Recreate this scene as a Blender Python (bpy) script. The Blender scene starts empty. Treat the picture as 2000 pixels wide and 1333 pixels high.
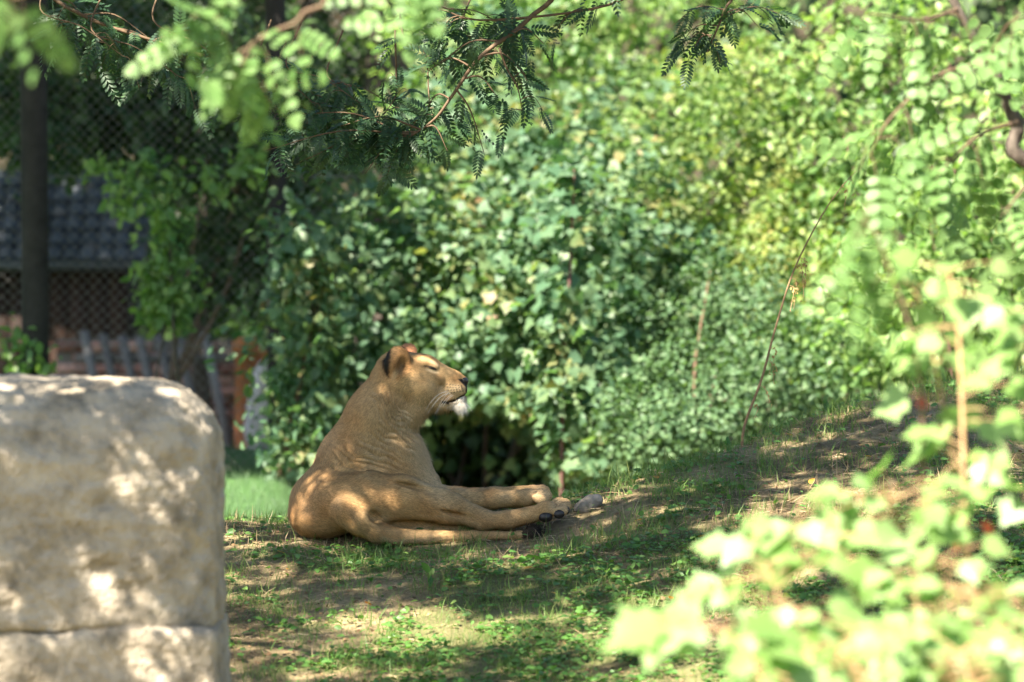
import bpy, math, random
import numpy as np
from mathutils import Vector, Matrix

scene = bpy.context.scene
random.seed(11)
rng = np.random.default_rng(7)

# ------------------------------------------------------------------ camera
CAMZ, PITCH, FPX = 1.3, 1.0, 200.0 / 36.0 * 2000.0
cam_d = bpy.data.cameras.new('camera')
cam_d.lens = 200.0; cam_d.sensor_width = 36.0; cam_d.sensor_fit = 'HORIZONTAL'
cam_d.clip_start = 0.5; cam_d.clip_end = 2000.0
cam_d.dof.use_dof = True; cam_d.dof.focus_distance = 25.0; cam_d.dof.aperture_fstop = 2.2
cam = bpy.data.objects.new('camera', cam_d)
cam.location = (0, 0, CAMZ); cam.rotation_euler = (math.radians(90 - PITCH), 0, 0)
scene.collection.objects.link(cam); scene.camera = cam

# ------------------------------------------------------------------ sky and sun
SUN = Vector((-0.45, -0.50, 0.75)).normalized()          # towards the sun
world = bpy.data.worlds.new('World'); scene.world = world; world.use_nodes = True
wn = world.node_tree.nodes; wn.clear()
sky = wn.new('ShaderNodeTexSky'); sky.sky_type = 'NISHITA'; sky.sun_disc = False
sky.sun_elevation = math.asin(SUN.z); sky.sun_rotation = math.atan2(SUN.x, SUN.y)
bgn = wn.new('ShaderNodeBackground'); bgn.inputs['Strength'].default_value = 0.05
wo = wn.new('ShaderNodeOutputWorld')
world.node_tree.links.new(sky.outputs[0], bgn.inputs['Color'])
world.node_tree.links.new(bgn.outputs[0], wo.inputs['Surface'])
sun_d = bpy.data.lights.new('sun', 'SUN'); sun_d.energy = 5.0; sun_d.angle = math.radians(0.53)
sun_d.color = (1.0, 0.90, 0.76)
sun = bpy.data.objects.new('sun', sun_d); scene.collection.objects.link(sun)
sun.rotation_euler = SUN.to_track_quat('Z', 'Y').to_euler()
sun.location = (-8, -6, 12)

scene.view_settings.view_transform = 'Standard'; scene.view_settings.look = 'None'
scene.view_settings.exposure = 2.5; scene.view_settings.gamma = 1.0
scene.view_settings.use_curve_mapping = False
scene.render.engine = 'CYCLES'
cy = scene.cycles
cy.max_bounces = 8; cy.diffuse_bounces = 2; cy.glossy_bounces = 2; cy.transmission_bounces = 4
cy.transparent_max_bounces = 8; cy.caustics_reflective = False; cy.caustics_refractive = False
cy.sample_clamp_indirect = 6.0
try:
    cy.use_denoising = True; cy.denoiser = 'OPENIMAGEDENOISE'
except Exception:
    pass

# ------------------------------------------------------------------ helpers
def W(px, py, Y):
    """point of the photograph (2000 px wide) at the distance Y"""
    return Vector(((px - 1000.0) / FPX * Y, Y, CAMZ - Y * math.tan(math.radians(PITCH) + (py - 666.5) / FPX)))

def norm(a):
    a = np.asarray(a, float)
    return a / (np.linalg.norm(a, axis=-1, keepdims=True) + 1e-9)

def hash3(ix, iy, iz, seed):
    n = (ix * 374761393 + iy * 668265263 + iz * 2147483647 + seed * 974634777) & 0xffffffff
    n = ((n ^ (n >> 13)) * 1274126177) & 0xffffffff
    return ((n ^ (n >> 16)) & 0xffffff) / float(0xffffff)

def vnoise(p, freq=1.0, seed=0, octaves=1):
    """value noise in 0..1 of the points p (N,3)"""
    p = np.asarray(p, float) * freq
    tot = 0; amp = 1.0; s = 0
    for o in range(octaves):
        i = np.floor(p).astype(np.int64); f = p - i; f = f * f * (3 - 2 * f)
        r = 0
        for dx in (0, 1):
            for dy in (0, 1):
                for dz in (0, 1):
                    w = (f[:, 0] if dx else 1 - f[:, 0]) * (f[:, 1] if dy else 1 - f[:, 1]) * (f[:, 2] if dz else 1 - f[:, 2])
                    r = r + w * hash3(i[:, 0] + dx, i[:, 1] + dy, i[:, 2] + dz, seed + o * 17)
        tot = tot + amp * r; s += amp; amp *= 0.5; p = p * 2.03 + 11.3
    return tot / s

def sstep(a, b, x):
    t = np.clip((x - a) / (b - a), 0, 1)
    return t * t * (3 - 2 * t)

def mesh_from(name, V, Fc, smooth=False):
    """V (N,3), Fc (M,k) with equal k: one mesh, quickly"""
    V = np.ascontiguousarray(V, np.float32); Fc = np.ascontiguousarray(Fc, np.int32)
    me = bpy.data.meshes.new(name); k = Fc.shape[1]
    me.vertices.add(len(V)); me.vertices.foreach_set('co', V.ravel())
    me.loops.add(Fc.size); me.loops.foreach_set('vertex_index', Fc.ravel())
    me.polygons.add(len(Fc)); me.polygons.foreach_set('loop_start', np.arange(0, Fc.size, k, dtype=np.int32))
    if smooth:
        me.polygons.foreach_set('use_smooth', np.ones(len(Fc), bool))
    me.update(calc_edges=True)
    return me

def set_col(me, name, C):
    a = me.attributes.new(name, 'FLOAT_COLOR', 'POINT')
    C4 = np.ones((len(C), 4), np.float32); C4[:, :3] = C
    a.data.foreach_set('color', C4.ravel())

def obj(name, me, mat=None, parent=None, kind=None):
    o = bpy.data.objects.new(name, me); scene.collection.objects.link(o)
    if mat is not None and me is not None and not me.materials:
        me.materials.append(mat)
    if parent is not None:
        o.parent = parent
    if kind:
        o['kind'] = kind
    return o

def tag(o, label, cat, group=None, kind=None):
    o['label'] = label; o['category'] = cat
    if group: o['group'] = group
    if kind: o['kind'] = kind
    return o

def thing(name, label, cat, loc=(0, 0, 0), group=None):
    o = bpy.data.objects.new(name, None); scene.collection.objects.link(o)
    o.location = loc; o.empty_display_size = 0.1
    return tag(o, label, cat, group)

class MB:
    """collects triangles and quads of one part (relative to an origin)"""
    def __init__(s, org=(0, 0, 0)):
        s.V = []; s.F = []; s.n = 0; s.org = np.array(org, float)
    def add(s, V, Fc):
        V = np.asarray(V, float); Fc = np.asarray(Fc, np.int64)
        if Fc.shape[1] == 4:
            Fc = np.concatenate([Fc[:, [0, 1, 2]], Fc[:, [0, 2, 3]]])
        s.V.append(V - s.org); s.F.append(Fc + s.n); s.n += len(V)
    def tube(s, pts, rad, sides=6, cap=True):
        P = np.asarray([tuple(p) for p in pts], float); n = len(P)
        R = np.full(n, rad, float) if np.isscalar(rad) else np.asarray(rad, float)
        T = np.gradient(P, axis=0); T = norm(T)
        up = np.eye(3)[np.argmin(np.abs(T).max(0))]
        A = norm(np.cross(T, up)); B = np.cross(T, A)
        an = np.linspace(0, 2 * np.pi, sides, endpoint=False)
        V = (P[:, None] + R[:, None, None] * (np.cos(an)[None, :, None] * A[:, None] + np.sin(an)[None, :, None] * B[:, None])).reshape(-1, 3)
        i = np.arange(n - 1)[:, None] * sides; j = np.arange(sides)[None]; j2 = (j + 1) % sides
        Q = np.stack([i + j, i + j2, i + sides + j2, i + sides + j], -1).reshape(-1, 4)
        s.add(V, Q)
        if cap:
            for e, fl in ((0, 1), (n - 1, 0)):
                ring = V[e * sides:(e + 1) * sides]
                f = [[0, k + 1, k] if not fl else [0, k, k + 1] for k in range(1, sides - 1)]
                s.add(ring, f)
        return s
    def box(s, c, size, rot=None):
        v = np.array([[x, y, z] for x in (-.5, .5) for y in (-.5, .5) for z in (-.5, .5)]) * np.array(size)
        if rot is not None: v = v @ np.array(rot).T
        v = v + np.array(c)
        s.add(v, [[0, 1, 3, 2], [4, 6, 7, 5], [0, 4, 5, 1], [2, 3, 7, 6], [0, 2, 6, 4], [1, 5, 7, 3]])
        return s
    def mesh(s, name, smooth=False):
        return mesh_from(name, np.concatenate(s.V), np.concatenate(s.F), smooth)

def catmull(pts, m=6):
    P = [np.array(tuple(p), float) for p in pts]; P = [2 * P[0] - P[1]] + P + [2 * P[-1] - P[-2]]
    out = []
    for i in range(1, len(P) - 2):
        for t in np.linspace(0, 1, m, endpoint=False):
            a, b, c, d = P[i - 1], P[i], P[i + 1], P[i + 2]
            out.append(0.5 * (2 * b + (c - a) * t + (2 * a - 5 * b + 4 * c - d) * t * t + (3 * b - a - 3 * c + d) * t ** 3))
    out.append(P[-2])
    return np.array(out)

def frames(yd, zd):
    """rotation matrices whose y column is yd and z column near zd"""
    y = norm(yd); x = norm(np.cross(y, zd)); z = np.cross(x, y)
    return np.stack([x, y, z], -1)

def scatter(TV, TF, pos, R, sc):
    """copies of a small triangle template as one vertex and face array"""
    TV = np.asarray(TV, float); TF = np.asarray(TF, np.int64); n = len(pos); m = len(TV)
    sc = np.broadcast_to(np.asarray(sc, float), (n,))
    V = np.einsum('nij,mj->nmi', R, TV) * sc[:, None, None] + np.asarray(pos)[:, None]
    Fc = TF[None] + (np.arange(n) * m)[:, None, None]
    return V.reshape(-1, 3), Fc.reshape(-1, TF.shape[1])

# ------------------------------------------------------------------ materials
def nodes_of(name):
    m = bpy.data.materials.new(name); m.use_nodes = True
    nt = m.node_tree; nt.nodes.clear()
    out = nt.nodes.new('ShaderNodeOutputMaterial')
    return m, nt, out

def ramp(nt, stops):
    r = nt.nodes.new('ShaderNodeValToRGB'); e = r.color_ramp.elements
    while len(e) > 1: e.remove(e[-1])
    e[0].position = stops[0][0]; e[0].color = (*stops[0][1], 1)
    for p, c in stops[1:]:
        x = e.new(p); x.color = (*c, 1)
    return r

def leaf_mat(name, cols, trans=0.4, rough=0.42, tcol=(1.5, 1.7, 0.75), spec=0.35, cluster=0.0):
    m, nt, out = nodes_of(name); L = nt.links
    g = nt.nodes.new('ShaderNodeNewGeometry'); oi = nt.nodes.new('ShaderNodeObjectInfo')
    ad = nt.nodes.new('ShaderNodeMath'); ad.operation = 'ADD'
    fr = nt.nodes.new('ShaderNodeMath'); fr.operation = 'FRACT'
    L.new(g.outputs['Random Per Island'], ad.inputs[0]); L.new(oi.outputs['Random'], ad.inputs[1]); L.new(ad.outputs[0], fr.inputs[0])
    n = len(cols)
    r = ramp(nt, [((i + 0.0) / max(1, n - 1), c) for i, c in enumerate(cols)])
    src = fr.outputs[0]
    if cluster:
        cn = nt.nodes.new('ShaderNodeTexNoise'); cn.inputs['Scale'].default_value = 2.2; cn.inputs['Detail'].default_value = 3
        L.new(g.outputs['Position'], cn.inputs['Vector'])
        m1 = nt.nodes.new('ShaderNodeMapRange'); m1.inputs['From Min'].default_value = 0.3; m1.inputs['From Max'].default_value = 0.7
        m1.inputs['To Min'].default_value = 0.0; m1.inputs['To Max'].default_value = cluster; L.new(cn.outputs['Fac'], m1.inputs['Value'])
        m2 = nt.nodes.new('ShaderNodeMath'); m2.operation = 'MULTIPLY_ADD'; m2.inputs[1].default_value = 1 - cluster
        L.new(src, m2.inputs[0]); L.new(m1.outputs['Result'], m2.inputs[2]); src = m2.outputs[0]
    L.new(src, r.inputs[0])
    tc = nt.nodes.new('ShaderNodeTexCoord'); nz = nt.nodes.new('ShaderNodeTexNoise'); nz.inputs['Scale'].default_value = 60.0
    L.new(tc.outputs['Object'], nz.inputs['Vector'])
    mr = nt.nodes.new('ShaderNodeMapRange'); mr.inputs['To Min'].default_value = 0.75; mr.inputs['To Max'].default_value = 1.25
    L.new(nz.outputs['Fac'], mr.inputs['Value'])
    vm = nt.nodes.new('ShaderNodeVectorMath'); vm.operation = 'SCALE'
    L.new(r.outputs['Color'], vm.inputs[0]); L.new(mr.outputs['Result'], vm.inputs['Scale'])
    p = nt.nodes.new('ShaderNodeBsdfPrincipled'); p.inputs['Roughness'].default_value = rough
    p.inputs['Specular IOR Level'].default_value = spec
    L.new(vm.outputs[0], p.inputs['Base Color'])
    t = nt.nodes.new('ShaderNodeBsdfTranslucent')
    vt = nt.nodes.new('ShaderNodeVectorMath'); vt.operation = 'MULTIPLY'; vt.inputs[1].default_value = tcol
    L.new(vm.outputs[0], vt.inputs[0]); L.new(vt.outputs[0], t.inputs['Color'])
    mx = nt.nodes.new('ShaderNodeMixShader'); mx.inputs[0].default_value = trans
    L.new(p.outputs[0], mx.inputs[1]); L.new(t.outputs[0], mx.inputs[2]); L.new(mx.outputs[0], out.inputs['Surface'])
    return m

def plain_mat(name, stops, scale=8.0, rough=0.85, bump=0.4, bscale=None, detail=6.0, stretch=(1, 1, 1), dist=0.01, spec=0.3, metal=0.0, rnd=0.0):
    """noise between colours, with relief"""
    m, nt, out = nodes_of(name); L = nt.links
    tc = nt.nodes.new('ShaderNodeTexCoord'); mp = nt.nodes.new('ShaderNodeMapping'); mp.inputs['Scale'].default_value = stretch
    L.new(tc.outputs['Object'], mp.inputs['Vector'])
    nz = nt.nodes.new('ShaderNodeTexNoise'); nz.inputs['Scale'].default_value = scale; nz.inputs['Detail'].default_value = detail
    nz.inputs['Roughness'].default_value = 0.65
    L.new(mp.outputs[0], nz.inputs['Vector'])
    src = nz.outputs['Fac']
    if rnd:
        oi = nt.nodes.new('ShaderNodeObjectInfo'); sb = nt.nodes.new('ShaderNodeMath'); sb.operation = 'SUBTRACT'; sb.inputs[1].default_value = 0.5
        ml = nt.nodes.new('ShaderNodeMath'); ml.operation = 'MULTIPLY_ADD'; ml.inputs[1].default_value = rnd
        L.new(oi.outputs['Random'], sb.inputs[0]); L.new(sb.outputs[0], ml.inputs[0]); L.new(src, ml.inputs[2]); src = ml.outputs[0]
    r = ramp(nt, stops); L.new(src, r.inputs[0])
    p = nt.nodes.new('ShaderNodeBsdfPrincipled'); p.inputs['Roughness'].default_value = rough; p.inputs['Metallic'].default_value = metal
    p.inputs['Specular IOR Level'].default_value = spec
    L.new(r.outputs[0], p.inputs['Base Color'])
    if bump:
        n2 = nt.nodes.new('ShaderNodeTexNoise'); n2.inputs['Scale'].default_value = bscale or scale * 3; n2.inputs['Detail'].default_value = 8
        L.new(mp.outputs[0], n2.inputs['Vector'])
        b = nt.nodes.new('ShaderNodeBump'); b.inputs['Strength'].default_value = bump; b.inputs['Distance'].default_value = dist
        L.new(n2.outputs['Fac'], b.inputs['Height']); L.new(b.outputs[0], p.inputs['Normal'])
    L.new(p.outputs[0], out.inputs['Surface'])
    return m

def attr_mat(name, attr, rough=0.8, nscale=0, namp=0.0, bump=0.0, bdist=0.002, bscale=300.0, sheen=0.0, spec=0.25, trans=0.0):
    m, nt, out = nodes_of(name); L = nt.links
    a = nt.nodes.new('ShaderNodeAttribute'); a.attribute_name = attr
    p = nt.nodes.new('ShaderNodeBsdfPrincipled'); p.inputs['Roughness'].default_value = rough
    p.inputs['Specular IOR Level'].default_value = spec
    if sheen:
        p.inputs['Sheen Weight'].default_value = sheen
    col = a.outputs['Color']
    tc = nt.nodes.new('ShaderNodeTexCoord')
    if namp:
        nz = nt.nodes.new('ShaderNodeTexNoise'); nz.inputs['Scale'].default_value = nscale; nz.inputs['Detail'].default_value = 5
        L.new(tc.outputs['Object'], nz.inputs['Vector'])
        mr = nt.nodes.new('ShaderNodeMapRange'); mr.inputs['From Min'].default_value = 0.25; mr.inputs['From Max'].default_value = 0.75
        mr.inputs['To Min'].default_value = 1 - namp; mr.inputs['To Max'].default_value = 1 + namp
        L.new(nz.outputs['Fac'], mr.inputs['Value'])
        vm = nt.nodes.new('ShaderNodeVectorMath'); vm.operation = 'SCALE'
        L.new(col, vm.inputs[0]); L.new(mr.outputs['Result'], vm.inputs['Scale']); col = vm.outputs[0]
    L.new(col, p.inputs['Base Color'])
    if bump:
        n2 = nt.nodes.new('ShaderNodeTexNoise'); n2.inputs['Scale'].default_value = bscale; n2.inputs['Detail'].default_value = 4
        L.new(tc.outputs['Object'], n2.inputs['Vector'])
        b = nt.nodes.new('ShaderNodeBump'); b.inputs['Strength'].default_value = bump; b.inputs['Distance'].default_value = bdist
        L.new(n2.outputs['Fac'], b.inputs['Height']); L.new(b.outputs[0], p.inputs['Normal'])
    sh = p.outputs[0]
    if trans:
        t = nt.nodes.new('ShaderNodeBsdfTranslucent'); L.new(col, t.inputs['Color'])
        mx = nt.nodes.new('ShaderNodeMixShader'); mx.inputs[0].default_value = trans
        L.new(sh, mx.inputs[1]); L.new(t.outputs[0], mx.inputs[2]); sh = mx.outputs[0]
    L.new(sh, out.inputs['Surface'])
    return m

# ================================================================== the ground
_cx = np.array([-60, -3.2, -1.3, -0.9, 0.25, 0.7, 1.03, 1.57, 2.07, 2.46, 3.5, 60])
_cz = np.array([0.0, 0.02, 0.03, 0.04, 0.12, 0.262, 0.345, 0.525, 0.615, 0.645, 0.75, 0.9])
_cy = np.array([25.3, 25.35, 25.35, 25.35, 25.42, 25.7, 25.95, 26.5, 27.0, 27.3, 27.6, 27.6])
def ground_z(X, Y):
    X = np.asarray(X, float); Y = np.asarray(Y, float)
    c = np.interp(X, _cx, _cz); c = (c + np.interp(X - .2, _cx, _cz) + np.interp(X + .2, _cx, _cz)) / 3
    yc = np.interp(X, _cx, _cy); t = yc - Y
    front = c - 0.20 * (np.sqrt(np.maximum(t, 0) ** 2 + 0.09) - 0.3)
    low = -1.15 + 0.8 * sstep(16, 2, Y)
    k = 0.25; h = np.clip(0.5 + 0.5 * (front - low) / k, 0, 1); front = low * (1 - h) + front * h + k * h * (1 - h) * 1.0
    lawn = -0.24 + 0.19 * sstep(28.5, 33.2, Y) - 0.5 * sstep(-1.35, -0.75, X) * sstep(44, 38, Y) + 9.0 * sstep(50, 85, Y)
    s = sstep(0, 4.2, -t)
    z = np.where(t > 0, front, c * (1 - s) + lawn * s)
    z = z - 0.045 * np.exp(-((Y - 24.80) / 0.30) ** 2) * sstep(-1.1, -0.6, X) * sstep(0.6, 0.25, X)
    p = np.stack([X.ravel(), Y.ravel(), np.zeros(X.size)], -1)
    n = (vnoise(p, 2.2, 31, 3) - 0.5).reshape(X.shape) * 0.05 + (vnoise(p, 9.0, 37, 2) - 0.5).reshape(X.shape) * 0.016
    return z + n * sstep(10, 20, Y) * sstep(60, 45, Y)

def gz(x, y):
    return float(ground_z(np.array([x]), np.array([y]))[0])

def axis(segs):
    out = []
    for a, b, n in segs: out += list(np.linspace(a, b, n, endpoint=False))
    return np.array(out + [segs[-1][1]])
gx = axis([(-600, -60, 6), (-60, -8, 14), (-8, -3, 24), (-3, 3, 190), (3, 8, 24), (8, 60, 14), (60, 600, 6)])
gy = axis([(-300, 0, 8), (0, 19, 30), (19, 22, 50), (22, 28.5, 210), (28.5, 42, 60), (42, 90, 40), (90, 900, 10)])
GX, GY = np.meshgrid(gx, gy, indexing='ij')
GZ = ground_z(GX, GY)
GV = np.stack([GX, GY, GZ], -1).reshape(-1, 3); nyg = len(gy)
gi, gj = np.meshgrid(np.arange(len(gx) - 1), np.arange(nyg - 1), indexing='ij')
GF = np.stack([gi * nyg + gj, (gi + 1) * nyg + gj, (gi + 1) * nyg + gj + 1, gi * nyg + gj + 1], -1).reshape(-1, 4)

def green_mask(x, y):
    """where the ground cover grows (0 bare, 1 thick)"""
    p = np.stack([x, y, np.zeros_like(x)], -1)
    n = vnoise(p, 1.5, 41, 3) * 0.65 + vnoise(p, 5.0, 43, 2) * 0.35
    b = 0.03 * (y < 24.4) + 0.03 * (x < 0.6) * (y < 23.9) - 0.03 * (y > 24.4) * (x < 1.6)
    return sstep(0.43, 0.56, n + b)

gm = mesh_from('ground', GV, GF, True)
lawn_m = sstep(27.5, 29.0, GV[:, 1]) * sstep(-0.7, -1.1, GV[:, 0])
gr = green_mask(GV[:, 0], GV[:, 1])
nn = vnoise(GV, 14.0, 51, 3)[:, None]
soil = np.array([0.125, 0.088, 0.050]) * (0.65 + 0.7 * nn); straw = np.array([0.28, 0.215, 0.12]) * (0.7 + 0.6 * nn)
sm = sstep(0.45, 0.62, vnoise(GV, 2.6, 57, 3))[:, None]
col = soil * (1 - 0.75 * sm) + straw * 0.75 * sm
gr = 0.15 + 0.5 * gr
col = col * (1 - gr[:, None]) + np.array([0.075, 0.095, 0.03]) * gr[:, None]
lc = np.array([0.055, 0.12, 0.035]) * (0.7 + 0.6 * nn)
col = col * (1 - lawn_m[:, None]) + lc * lawn_m[:, None]
fl = sstep(38.5, 41, GV[:, 1])[:, None]
col = col * (1 - fl) + np.array([0.05, 0.04, 0.024]) * fl
set_col(gm, 'ground', col)
ground = obj('ground', gm, attr_mat('ground_soil', 'ground', 0.95, 45.0, 0.35, 0.7, 0.012, 110.0), kind='structure')

# ------------------------------------------------------------------ leaf templates (length 1 along +y, face +z)
def fan(outline, mid, cup=0.0, bend=0.0):
    V = [mid] + outline; n = len(outline)
    V = np.array([(v[0], v[1], v[2] if len(v) > 2 else 0.0) for v in V], float)
    V[:, 2] += cup * np.abs(V[:, 0]) - bend * V[:, 1] ** 2
    return V, np.array([[0, 1 + i, 1 + (i + 1) % n] for i in range(n)])
OVAL = fan([(0, 0), (.2, .14), (.33, .42), (.24, .75), (0, 1), (-.24, .75), (-.33, .42), (-.2, .14)], (0, .45), 0.22, 0.18)
OVAL_LOW = fan([(0, 0), (.3, .35), (.22, .75), (0, 1), (-.22, .75), (-.3, .35)], (0, .45), 0.22, 0.18)
ROUND = fan([(0, 0), (.22, .1), (.36, .42), (.3, .78), (0, .98), (-.3, .78), (-.36, .42), (-.22, .1)], (0, .48), 0.15, 0.08)
LOBED = fan([(0, .08), (.16, 0), (.42, .06), (.34, .2), (.62, .42), (.38, .46), (.36, .66), (.22, .66), (0, 1.02), (-.22, .66), (-.36, .66), (-.38, .46), (-.62, .42), (-.34, .2), (-.42, .06), (-.16, 0)], (0, .36), 0.14, 0.16)
LOBED_LOW = fan([(0, .05), (.38, .04), (.55, .42), (.32, .55), (0, 1), (-.32, .55), (-.55, .42), (-.38, .04)], (0, .36), 0.14, 0.16)
BLADE = (np.array([(-.02, 0, 0), (.02, 0, 0), (-.016, .5, -.05), (.016, .5, -.05), (0, 1, -.25)]), np.array([[0, 1, 3], [0, 3, 2], [2, 3, 4]]))

def pinnate(pairs, leaflet, spread, lscale, droop=0.25, terminal=True, rach=0.006):
    """compound leaf, one triangle mesh; length 1"""
    V = []; Fc = []; n = 0
    def put(v, f):
        nonlocal n
        V.append(v); Fc.append(np.array(f) + n); n += len(v)
    zz = lambda t: -droop * t * t
    rl = np.array([(0, 0, 0)] + [(0, t, zz(t)) for t in (.33, .66, 1.0)])
    rv = np.concatenate([rl + [rach, 0, 0], rl - [rach, 0, 0]])
    put(rv, [[i, i + 1, i + 5] for i in range(3)] + [[i, i + 5, i + 4] for i in range(3)])
    LV, LF = leaflet
    def place(t, ang, s, tilt):
        ca, sa = math.cos(ang), math.sin(ang)
        v = LV * s
        v = np.stack([v[:, 0] * ca + v[:, 1] * sa, -v[:, 0] * sa + v[:, 1] * ca, v[:, 2] - tilt * np.abs(v[:, 1])], -1)
        put(v + np.array([0, t, zz(t)]), LF)
    for k in range(pairs):
        t = 0.16 + 0.80 * k / (pairs - 1); s = lscale * (0.75 + 0.45 * math.sin(math.pi * (0.15 + 0.8 * k / (pairs - 1))))
        for sg in (-1, 1): place(t, sg * spread * (1 - 0.25 * k / pairs), s, 0.15)
    if terminal: place(0.98, 0, lscale, 0.1)
    return np.concatenate(V), np.concatenate(Fc)
LEAFLET = (np.array([(0, 0, 0), (.17, .35, .03), (.15, .75, .02), (0, 1, -.04), (-.15, .75, .02), (-.17, .35, .03)]), np.array([[0, 1, 5], [1, 2, 4], [1, 4, 5], [2, 3, 4]]))
LEAFLET_LOW = (np.array([(0, 0, 0), (.19, .5, .02), (0, 1, -.03), (-.19, .5, .02)]), np.array([[0, 1, 2], [0, 2, 3]]))
HONEY = pinnate(8, LEAFLET, 1.1, 0.26)
HONEY2 = pinnate(7, (LEAFLET[0] * [1.15, .9, 1], LEAFLET[1]), 0.95, 0.27, 0.75)
HONEY_LOW = pinnate(7, LEAFLET_LOW, 1.05, 0.34)
ROBINIA = pinnate(5, (ROUND[0] * [1.12, 1, 1], ROUND[1]), 1.2, 0.20, 0.3, True, 0.004)
ROBINIA2 = pinnate(4, (ROUND[0] * [1.2, .9, 1], ROUND[1]), 1.0, 0.23, 0.5, True, 0.004)

def rand_dirs(n):
    return norm(rng.normal(size=(n, 3)))

# materials shared by plants
M_HONEY = leaf_mat('locust_leaf_dark', [(0.022, 0.055, 0.026), (0.032, 0.078, 0.032), (0.045, 0.10, 0.035), (0.026, 0.066, 0.034)], 0.30, 0.48, spec=0.5)
M_ROBIN = leaf_mat('robinia_leaf', [(0.09, 0.18, 0.05), (0.11, 0.21, 0.06), (0.15, 0.25, 0.085), (0.10, 0.19, 0.05)], 0.40, 0.5, spec=0.4)
M_GRAPE = leaf_mat('vine_leaf', [(0.14, 0.25, 0.06), (0.19, 0.31, 0.09), (0.25, 0.37, 0.15), (0.16, 0.28, 0.07), (0.23, 0.33, 0.12)], 0.38, 0.45, tcol=(1.15, 1.5, 0.8), spec=0.45)
M_THICK = leaf_mat('thicket_leaf', [(0.045, 0.10, 0.05), (0.06, 0.13, 0.068), (0.08, 0.16, 0.088), (0.10, 0.18, 0.10), (0.115, 0.19, 0.095), (0.135, 0.205, 0.085), (0.20, 0.20, 0.08), (0.26, 0.13, 0.08)], 0.42, 0.5, spec=0.4, cluster=0.45)
M_YELL = leaf_mat('yellow_green_leaf', [(0.05, 0.11, 0.05), (0.08, 0.15, 0.06), (0.11, 0.185, 0.065), (0.14, 0.22, 0.07), (0.18, 0.25, 0.075), (0.22, 0.27, 0.08), (0.27, 0.28, 0.085), (0.28, 0.20, 0.09)], 0.42, 0.45, cluster=0.6)
M_LIGHT = leaf_mat('light_green_leaf', [(0.06, 0.13, 0.055), (0.09, 0.18, 0.07), (0.13, 0.23, 0.08), (0.17, 0.27, 0.09), (0.21, 0.31, 0.10), (0.25, 0.34, 0.12), (0.28, 0.22, 0.10)], 0.45, 0.42, cluster=0.5)
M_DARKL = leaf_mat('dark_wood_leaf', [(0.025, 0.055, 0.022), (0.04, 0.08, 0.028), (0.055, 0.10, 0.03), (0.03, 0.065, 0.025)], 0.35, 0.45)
M_SOFT = leaf_mat('soft_green_needle', [(0.06, 0.12, 0.055), (0.08, 0.15, 0.065), (0.10, 0.165, 0.07)], 0.3, 0.55)
M_COVER = leaf_mat('ground_cover_leaf', [(0.055, 0.14, 0.03), (0.08, 0.19, 0.04), (0.11, 0.23, 0.055), (0.065, 0.16, 0.035), (0.15, 0.23, 0.06)], 0.35, 0.45)
M_GRASS = leaf_mat('grass_blade', [(0.07, 0.14, 0.03), (0.10, 0.19, 0.045), (0.13, 0.21, 0.05), (0.20, 0.22, 0.08)], 0.35, 0.5)
M_STRAW = leaf_mat('dry_straw', [(0.30, 0.22, 0.12), (0.42, 0.32, 0.19), (0.25, 0.17, 0.09), (0.50, 0.40, 0.26)], 0.2, 0.7, tcol=(1, 1, 1))
M_LITTER = leaf_mat('fallen_leaf_litter', [(0.20, 0.12, 0.06), (0.28, 0.18, 0.09), (0.14, 0.08, 0.04), (0.36, 0.24, 0.12)], 0.2, 0.7, tcol=(1, 1, 1))
M_AMBER = leaf_mat('amber_leaf', [(0.62, 0.30, 0.04), (0.70, 0.42, 0.07), (0.5, 0.2, 0.04)], 0.4, 0.5, tcol=(1.2, 1, .6))
M_RED = leaf_mat('red_leaf', [(0.55, 0.07, 0.04), (0.62, 0.16, 0.07)], 0.4, 0.5, tcol=(1.2, 0.8, .6))
M_BARK = plain_mat('grey_bark', [(0.3, (0.035, 0.028, 0.022)), (0.55, (0.09, 0.072, 0.058)), (0.75, (0.16, 0.135, 0.11))], 9, 0.9, 0.9, 18, 8, (3, 3, 0.6), 0.03)
M_TWIG = plain_mat('brown_twig', [(0.3, (0.07, 0.045, 0.028)), (0.7, (0.17, 0.115, 0.07))], 30, 0.8, 0.5, 60, dist=0.004)
M_TANSTEM = plain_mat('tan_stem', [(0.3, (0.36, 0.22, 0.11)), (0.7, (0.52, 0.35, 0.19))], 20, 0.7, 0.3, 50, dist=0.003)
M_REDSTEM = plain_mat('purple_stem', [(0.3, (0.075, 0.04, 0.035)), (0.7, (0.14, 0.07, 0.06))], 20, 0.7, 0.3, 50, dist=0.003)

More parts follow.
